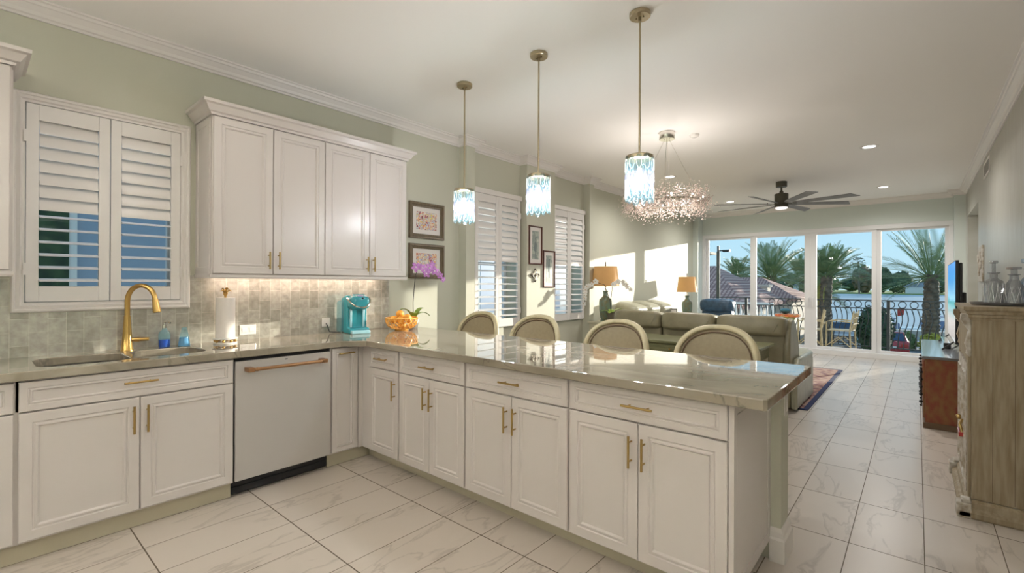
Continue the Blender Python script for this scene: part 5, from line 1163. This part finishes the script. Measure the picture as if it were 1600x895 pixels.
for k in range(4):
    f_ = MB().box(-10.0, -9.95, 7+3*k, 8.3+3*k, 0.4, 2.2).build('window', 'trim', nb2, smooth=False); MB().box(-9.952, -9.94, 7.08+3*k, 8.22+3*k, 0.48, 2.12).build('pane', 'panec', f_, smooth=False)
# tiled house left
hs = thing('tiled_house', 'house with a large red clay tile hip roof beyond the balcony', 'house', (-8.5, 28, GZ))
def roof(name, ridge, eave, zr, ze, par):
    (rx0, ry0), (rx1, ry1) = ridge; x0, x1, y0, y1 = eave
    return MB().add([(x0, y0, ze), (x1, y0, ze), (x1, y1, ze), (x0, y1, ze), (rx0, ry0, zr), (rx1, ry1, zr), (x0, y0, ze-0.2), (x1, y0, ze-0.2), (x1, y1, ze-0.2), (x0, y1, ze-0.2)],
        [(0, 1, 5, 4), (1, 2, 5), (2, 3, 4, 5), (3, 0, 4), (6, 9, 8, 7), (0, 6, 7, 1), (1, 7, 8, 2), (2, 8, 9, 3), (3, 9, 6, 0)]).build(name, 'roof', par, smooth=False)
roof('roof', ((-15, 27.5), (-8.6, 27.5)), (-19, -5.9, 23.0, 32.0), 2.42, 0.45, hs)
MB().box(-18.5, -6.4, 23.6, 31.4, GZ, 0.3).build('wall', 'stucco', hs, smooth=False)
hs2 = thing('tiled_house', 'smaller tiled house with a little stone tower behind the large roof', 'house', (-6.5, 36, GZ))
roof('roof', ((-11, 36.5), (-8.3, 36.5)), (-14, -5.6, 33.5, 40), 1.9, 0.55, hs2)
MB().box(-13.5, -6.0, 34, 39.5, GZ, 0.4).build('wall', 'stucco', hs2, smooth=False)
tw = MB().box(-7.75, -7.15, 33.0, 33.8, -1, 1.25).build('tower', 'stucco', hs2, smooth=False)
MB().box(-7.85, -7.05, 32.9, 33.9, 1.25, 1.38).build('tower_cap', 'stucco', tw, smooth=False)
ev = thing('neighbour_eave', 'corner of a neighbouring roof overhang at the left edge of the view', 'roof', (-4.9, 12.9, 2.2))
MB().prism([(-6.0, 2.08), (-4.12, 2.17), (-4.12, 2.23), (-6.0, 2.44)], 'y', 12.8, 13.25).build('eave', 'stucco', ev, smooth=False)
MB().box(-5.8, -5.55, 12.85, 13.2, GZ, 2.12).build('post', 'stucco', ev, smooth=False)
lp = thing('street_lamp', 'tall green-grey lamp post with a double-arm head', 'street lamp', (-4.81, 15.65, GZ))
MB().cyl((-4.81, 15.65, GZ), (-4.81, 15.65, 2.42), 0.065, 0.05, 12).build('pole', 'fanm', lp); MB().cyl((-4.81, 15.65, 2.40), (-4.81, 15.65, 2.60), 0.035, n=10).build('cap', 'black', lp)
MB().box(-4.81, -4.52, 15.62, 15.68, 2.43, 2.46).box(-4.66, -4.46, 15.58, 15.72, 2.40, 2.47).build('lamp_head', 'black', lp, smooth=False)
wr_ = thing('white_railing', 'white balustrade of the neighbouring terrace', 'railing', (-5.5, 16, -0.3))
MB().box(-8.0, -3.3, 15.97, 16.05, 0.76, 0.82).box(-8.0, -3.3, 15.98, 16.04, 0.24, 0.29).build('rail', 'trim', wr_, smooth=False)
for k in range(32): MB().box(-7.95+0.148*k, -7.90+0.148*k, 15.99, 16.03, 0.29, 0.76).build('baluster', 'trim', wr_, smooth=False)
struct(MB().box(-8.2, -3.2, 15.9, 20.0, -0.1, 0.24).box(-8.1, -3.4, 16.1, 19.8, GZ, -0.1).build('terrace', 'stucco', smooth=False), 'neighbouring terrace')

# palms
def make_palm(loc, h, lean, crown_r, nf, lab, droopy=1.0, trunk_r=0.45, low=-14, yellow=0, seed=1, leaf_l=0.5, cut=0.0, group='feather palms beyond the balcony'):
    r = thing('palm_tree', lab, 'palm tree', (0, 0, 0), group); rn = random.Random(seed)
    pts = [(lean*(i/10)**1.5, 0, h*i/10) for i in range(11)]
    tr_ = MB(); N = 14; vs = []; fs = []; K = 40
    for i in range(K+1):
        t = i/K; cx_ = lean*t**1.5; rr = trunk_r*(1.0-0.22*t)*(1.06 if i % 2 else 0.96)
        for j in range(N):
            a = 2*PI*j/N+0.2*(i % 2); vs.append((cx_+rr*math.cos(a)*(1+0.08*rn.uniform(-1, 1)), rr*math.sin(a), h*t))
    for i in range(K):
        for j in range(N): fs.append((i*N+j, i*N+(j+1)%N, (i+1)*N+(j+1)%N, (i+1)*N+j))
    tr_.add(vs, fs+[tuple(range(N))[::-1], tuple(range(K*N, (K+1)*N))]).build('trunk', 'bark', r, smooth=False)
    protos = []
    for v in range(3):
        f_ = MB(); L = crown_r; n = 34; P = []
        curv = [0.55, 0.85, 1.15][v]*droopy
        for i in range(n+1):
            s = i/n; P.append(Vector((L*s*(1-0.12*curv*s), 0, -L*0.42*curv*s*s)))
        f_.tube(P, [0.035*(1-0.85*i/n) for i in range(n+1)], 5)
        for i in range(3, n+1):
            s = i/n; ll = leaf_l*(0.35+0.9*math.sin(PI*min(1, s*0.9+0.1))**0.7)*(1.0 if s < 0.85 else 0.6)
            for sd in (-1, 1):
                d = Vector((0.75, sd*0.9, 0.35-0.2*rn.random())).normalized(); w = 0.028
                q = P[i]+d*ll+Vector((0, 0, -0.10*ll)); mth_ = P[i]+d*ll*0.5
                f_.add([P[i], mth_+Vector((w, 0, 0.0)), q, mth_-Vector((w, 0, 0.0)), mth_+Vector((0, 0, -0.014))], [(0, 1, 4), (1, 2, 4), (2, 3, 4), (3, 0, 4), (0, 3, 2, 1)])
        protos.append(f_.build('frond', 'frond', r, smooth=False, local=True))
    for k in range(nf):
        o = protos[k] if k < 3 else dup(protos[k % 3], r)
        t = k/nf; el = math.radians(86-(86-low)*t**1.25+rn.uniform(-6, 6)); az = k*2.39996+rn.uniform(-.15, .15)
        o.location = (lean+0.25*math.cos(az), 0.25*math.sin(az), h-0.05-0.25*t); o.rotation_euler = (rn.uniform(-0.3, 0.3), -el, az)
    for k in range(yellow):
        o = dup(protos[2], r); o.data = o.data.copy(); o.data.materials[0] = M['frondy']
        az = 2.2+k*0.9; o.location = (lean, 0, h-0.45); o.rotation_euler = (0, math.radians(35+10*(k % 3)), az); o.scale = (0.75, 0.75, 0.75); o['label'] = 'yellowed frond'
    r.location = loc; return r
make_palm((-4.5, 35.7, GZ), 5.0, 0.15, 2.2, 40, 'date palm with a patterned trunk behind the middle glass panel', seed=2, trunk_r=0.40, low=8, yellow=3, leaf_l=0.5)
make_palm((0.68, 41.5, GZ), 5.0, 0.05, 3.8, 36, 'large date palm filling the rightmost glass panel', seed=5, trunk_r=0.48, low=-22, droopy=0.62, leaf_l=0.52)
make_palm((-9.0, 42.4, GZ), 5.0, 0.1, 3.4, 44, 'broad palm rising behind the red tiled roofs', seed=8, trunk_r=0.4, leaf_l=0.6, yellow=2)
make_palm((-8.6, 53.0, GZ), 5.0, 0.2, 3.0, 34, 'palm half hidden by the wide door stiles, right of the broad one', seed=9, trunk_r=0.35, leaf_l=0.6)
make_palm((-12.6, 46.0, GZ), 5.2, 0.2, 2.0, 26, 'small palm crown peeking over the large tiled roof', seed=11, trunk_r=0.3, leaf_l=0.4)
make_palm((-6.3, 46.2, GZ), 3.6, 0.2, 2.4, 30, 'low yellow-green palm in front of the far trees, behind the smaller roof', seed=13, trunk_r=0.3, leaf_l=0.5, yellow=6)
def fan_palm(x, y, h, lab):
    r = thing('fan_palm', lab, 'palm tree', (x, y, -3.3))
    MB().cyl((x, y, -3.3), (x-0.6, y, h), 0.45, 0.3, 10).build('trunk', 'bark', r)
    mb = MB()
    for k in range(26):
        az = k*2.4; el = math.radians(70-5.5*k); d = Vector((math.cos(az)*math.cos(el), math.sin(az)*math.cos(el), math.sin(el))); t = Vector((-math.sin(az), math.cos(az), 0))
        b = Vector((x-0.6, y, h)); p = b+d*2.2
        for s in range(-3, 4): mb.add([p, p+(d*1.1+t*0.35*s)+Vector((0,0,-0.15*abs(s))), p+(d*0.9+t*(0.35*s+0.2)), p+d*0.1+Vector((0,0,0.1))], [(0, 1, 2), (0, 2, 3), (0, 3, 1), (1, 3, 2)])
        mb.cyl(b, p, 0.05, n=4)
    mb.build('crown', 'tree', r, smooth=False)
fan_palm(-23.3, 310, 13.4, 'very tall thin fan palm across the water')

# shrub, planting
def blob(mb, c, r, rn, amp=0.25, n=18, m=12, f=1.0):
    vs = []; fs = []; ph = [rn.uniform(0, 6) for _ in range(6)]
    for i in range(m+1):
        la = -PI/2+PI*i/m
        for j in range(n):
            lo = 2*PI*j/n; d = Vector((math.cos(la)*math.cos(lo), math.cos(la)*math.sin(lo), math.sin(la)))
            k = 1+amp*(0.5*math.sin(5*f*d.x+ph[0])*math.cos(4*f*d.y+ph[1])+0.35*math.sin(9*f*d.z+ph[2]+3*d.x)+0.25*math.sin(13*f*d.y+ph[3]))+amp*0.25*rn.uniform(-1, 1)
            vs.append(Vector(c)+Vector((d.x*r[0]*k, d.y*r[1]*k, d.z*r[2]*k)))
    for i in range(m):
        for j in range(n): fs.append((i*n+j, i*n+(j+1)%n, (i+1)*n+(j+1)%n, (i+1)*n+j))
    mb.add(vs, fs)
def leafy(mb, c, r, n, s, rn):
    for k in range(n):
        z = rn.uniform(-1, 1); a = rn.uniform(0, 2*PI); q = math.sqrt(1-z*z); rr = rn.uniform(0.85, 1.12)
        p = Vector(c)+Vector((q*math.cos(a)*r[0], q*math.sin(a)*r[1], z*r[2]))*rr
        u = Vector((rn.uniform(-1, 1), rn.uniform(-1, 1), rn.uniform(-1, 1))).normalized()*s; v = u.orthogonal().normalized()*s*0.45
        w = u.cross(v).normalized()*s*0.05
        mb.add([p-u, p+v, p+u, p-v, p+w], [(0, 1, 4), (1, 2, 4), (2, 3, 4), (3, 0, 4), (3, 2, 1, 0)])
rn = random.Random(21)
sh = thing('rounded_shrub', 'dense dark green upright shrub in the parking lot', 'shrub', (-1.36, 25.24, GZ))
mb = MB(); blob(mb, (-1.36, 25.24, -0.55), (0.60, 0.6, 0.95), rn, 0.15); leafy(mb, (-1.36, 25.24, -0.55), (0.62, 0.62, 0.98), 900, 0.10, rn); mb.build('foliage', 'shrub', sh, smooth=False)
MB().cyl((-1.36, 25.24, GZ), (-1.36, 25.24, -1.0), 0.08, n=8).build('trunk', 'bark', sh)
for k, (x, y, r_, l) in enumerate(((-0.55, 40.6, 0.5, 'low bush left of the large date palm trunk'), (0.72, 40.1, 0.6, 'low bush at the foot of the large date palm'), (2.15, 40.3, 0.6, 'low bush partly behind the television'))):
    b_ = thing('low_bush', l, 'bush', (x, y, GZ), 'planting around the large palm'); mb = MB(); blob(mb, (x, y, GZ+0.45), (r_, r_*0.8, 0.6), rn, 0.2); leafy(mb, (x, y, GZ+0.5), (r_, r_*0.8, 0.65), 450, 0.14, rn); mb.build('foliage', 'frond' if k != 1 else 'frondy', b_, smooth=False)

# cars
def wheel(r, x, y, z, rad, w=0.22):
    o = MB().cyl((x, y-w/2, z+rad), (x, y+w/2, z+rad), rad, n=20) if False else MB().cyl((x-w/2, y, z+rad), (x+w/2, y, z+rad), rad, n=20)
    o = o.build('wheel', 'tyre', r); MB().cyl((x-w/2-0.01, y, z+rad), (x+w/2+0.01, y, z+rad), rad*0.55, n=14).build('hub_cap', 'chrome', o)
tk = thing('pickup_truck', 'white pickup truck parked facing the balcony', 'truck', (0, 0, 0))
prof = [(-2.7, 0.55), (-2.75, 0.95), (-2.6, 1.12), (-1.5, 1.2), (-0.85, 1.78), (0.9, 1.82), (1.15, 1.25), (2.9, 1.22), (2.9, 0.55)]
MB().prism(prof[:4]+[(-1.3, 1.2), (1.15, 1.25), (2.9, 1.22), (2.9, 0.55)], 'x', -0.98, 0.98).build('body', 'carw', tk, bevel=0.05, seg=3)
cb = MB().add([(-0.92, -1.5, 1.19), (0.92, -1.5, 1.19), (0.92, 1.15, 1.19), (-0.92, 1.15, 1.19), (-0.74, -0.85, 1.80), (0.74, -0.85, 1.80), (0.74, 0.95, 1.80), (-0.74, 0.95, 1.80)], [(0,3,2,1),(4,5,6,7),(0,1,5,4),(1,2,6,5),(2,3,7,6),(3,0,4,7)]).build('cab', 'carw', tk, bevel=0.04, seg=3)
MB().add([(-0.80, -1.47, 1.25), (0.80, -1.47, 1.25), (0.68, -0.93, 1.76), (-0.68, -0.93, 1.76), (-0.80, -1.44, 1.22), (0.80, -1.44, 1.22), (0.68, -0.90, 1.73), (-0.68, -0.90, 1.73)], [(0,1,2,3),(7,6,5,4),(0,4,5,1),(1,5,6,2),(2,6,7,3),(3,7,4,0)]).build('windshield', 'carg', tk, smooth=False)
gl = MB().box(-0.72, 0.72, -2.79, -2.70, 0.62, 1.02).build('grille', 'black', tk, smooth=False)
MB().box(-0.72, 0.72, -2.81, -2.78, 0.68, 0.74).box(-0.72, 0.72, -2.81, -2.78, 0.79, 0.84).box(-0.72, 0.72, -2.81, -2.78, 0.90, 0.95).build('grille_bar', 'chrome', gl, smooth=False)
for s in (-1, 1): MB().box(s*0.86-0.12, s*0.86+0.12, -2.78, -2.66, 0.72, 1.0).build('headlight', 'tealp', tk, bevel=0.02); MB().box(s*1.1-0.12, s*1.1+0.12, -1.35, -1.25, 1.2, 1.42).build('mirror', 'carw', tk, bevel=0.02)
MB().box(-0.97, 0.97, -2.90, -2.70, 0.36, 0.58).build('bumper', 'chrome', tk, bevel=0.03)
for s in (-1, 1):
    for y_ in (-1.8, 1.8): wheel(tk, s*0.85, y_, 0, 0.40)
tk.location = (-3.75, 39.3, GZ); tk.rotation_euler = (0, 0, math.radians(3))
rcar = thing('red_car', 'small red car parked with its tail to the balcony', 'car', (0, 0, 0))
MB().prism([(-2.1, 0.35), (-2.15, 0.75), (-2.0, 0.98), (2.0, 0.92), (2.15, 0.7), (2.1, 0.35)], 'x', -0.86, 0.86).build('body', 'carr', rcar, bevel=0.08, seg=3)
MB().add([(-0.80, -1.8, 0.95), (0.80, -1.8, 0.95), (0.78, 1.2, 0.93), (-0.78, 1.2, 0.93), (-0.62, -1.15, 1.45), (0.62, -1.15, 1.45), (0.60, 0.5, 1.45), (-0.60, 0.5, 1.45)], [(0,3,2,1),(4,5,6,7),(0,1,5,4),(1,2,6,5),(2,3,7,6),(3,0,4,7)]).build('cabin', 'carr', rcar, bevel=0.05, seg=3)
MB().add([(-0.68, -1.765, 1.0), (0.68, -1.765, 1.0), (0.56, -1.23, 1.41), (-0.56, -1.23, 1.41), (-0.68, -1.73, 0.98), (0.68, -1.73, 0.98), (0.56, -1.2, 1.38), (-0.56, -1.2, 1.38)], [(0,1,2,3),(7,6,5,4),(0,4,5,1),(1,5,6,2),(2,6,7,3),(3,7,4,0)]).build('rear_window', 'carg', rcar, smooth=False)
for s in (-1, 1): MB().box(s*0.62-0.16, s*0.62+0.16, -2.19, -2.08, 0.70, 0.86).build('tail_light', mat('tail_light_red' if s < 0 else 'tail_light_red_b', (0.5, 0.05, 0.03), 0.2), rcar, bevel=0.02)
MB().box(-0.26, 0.26, -2.17, -2.12, 0.55, 0.70).build('licence_plate', 'mat', rcar, smooth=False)
for s in (-1, 1):
    for y_ in (-1.3, 1.35): wheel(rcar, s*0.76, y_, 0, 0.32)
rcar.location = (-1.25, 37.6, GZ); rcar.rotation_euler = (0, 0, 0.04); rcar.name = 'car'
# boats
def boat(x, y, rz, L, lab, canvas=True):
    b = thing('boat', lab, 'boat', (0, 0, 0), 'moored boats behind the parking lot')
    MB().add([(-L/2, -0.9, 0.0), (L/2*0.6, -0.8, 0.0), (L/2, 0, 0.1), (L/2*0.6, 0.8, 0.0), (-L/2, 0.9, 0.0), (-L/2, -1.2, 0.9), (L/2*0.62, -1.1, 1.0), (L/2*1.12, 0, 1.25), (L/2*0.62, 1.1, 1.0), (-L/2, 1.2, 0.9)],
             [(0, 4, 3, 2, 1), (5, 6, 7, 8, 9), (0, 1, 6, 5), (1, 2, 7, 6), (2, 3, 8, 7), (3, 4, 9, 8), (4, 0, 5, 9)]).build('hull', 'carw', b, bevel=0.05)
    MB().box(-L*0.2, L*0.15, -0.7, 0.7, 0.95, 1.7).build('cabin', 'trim' if not canvas else 'canvas', b, bevel=0.1)
    MB().box(-L*0.16, L*0.12, -0.6, 0.6, 2.1, 2.16).cyl((-L*0.15, -0.5, 0.9), (-L*0.15, -0.5, 2.1), 0.03, n=6).cyl((L*0.11, 0.5, 0.9), (L*0.11, 0.5, 2.1), 0.03, n=6).build('canopy', 'canvas', b)
    b.location = (x, y, -3.85); b.rotation_euler = (0, 0, rz)
boat(-2.2, 57, 0.2, 6, 'moored boat with blue covers behind the red car')
boat(1.9, 63, 0.1, 8, 'larger moored boat with a blue cover left of the television')
boat(9.5, 57, -0.2, 8, 'moored boat beyond the television, mostly hidden', False)
boat(-12.5, 60, 0.2, 7, 'moored boat with a blue canopy left of the date palm trunk')
fl = thing('red_flag', 'small red flag near the water left of the large palm', 'flag', (-1.25, 50.5, GZ))
MB().cyl((-1.25, 50.5, GZ), (-1.25, 50.5, -0.55), 0.03, n=6).build('pole', 'trim', fl); MB().prism([(-1.25, -0.55), (-0.75, -0.45), (-0.85, -1.1), (-1.25, -1.2)], 'y', 50.48, 50.52).build('cloth', 'carr', fl, smooth=False)
# far shore trees
tspots = []
rt_ = random.Random(5)
for k in range(30):
    ang = -0.36+0.64*k/29; d = 352 if k % 2 else 376
    tspots.append((d*math.tan(ang-0.04), d))
for k, (x, y) in enumerate(tspots):
    ratio = x/y; hgt = 9+4*math.sin(k*1.3)+rt_.uniform(-1.5, 2)
    if -0.09 < ratio < -0.02: hgt += 3
    r = thing('shore_tree', 'round dark tree on the shore across the water' if k % 5 else 'brownish tree on the shore across the water', 'tree', (x, y, -3.3), 'trees across the water' if k % 5 else 'brown trees across the water')
    mb = MB()
    for q_ in range(5): blob(mb, (x+rt_.uniform(-2.6, 2.6), y+rt_.uniform(-2, 2), -3+hgt*0.5+rt_.uniform(-1, 1.8)), (rt_.uniform(4.0, 4.9), 4.5, hgt*0.45), rt_, 0.30, 16, 10, 1.4)
    mb.build('crown', 'tree' if k % 5 else 'treeo', r)
    MB().cyl((x, y, -3.3), (x, y, -3+hgt*0.4), 0.5, n=6).build('trunk', 'bark', r)
for (x, y, l) in ((-52, 342, 'small white house across the water behind the date palm'), (2, 342, 'pale house across the water beside the large palm')):
    h = thing('shore_house', l, 'house', (x, y, -3.2)); MB().box(x-7, x+7, y-2, y+4, -3.2, 0.6).build('wall', 'trim', h, smooth=False)
    MB().prism([(x-8, 0.6), (x+8, 0.6), (x+4, 3.0), (x-4, 3.0)], 'y', y-2.6, y+5).build('roof', mat('grey_roof_%d' % int(x+60), (0.3, 0.32, 0.36), 0.8), h, smooth=False)
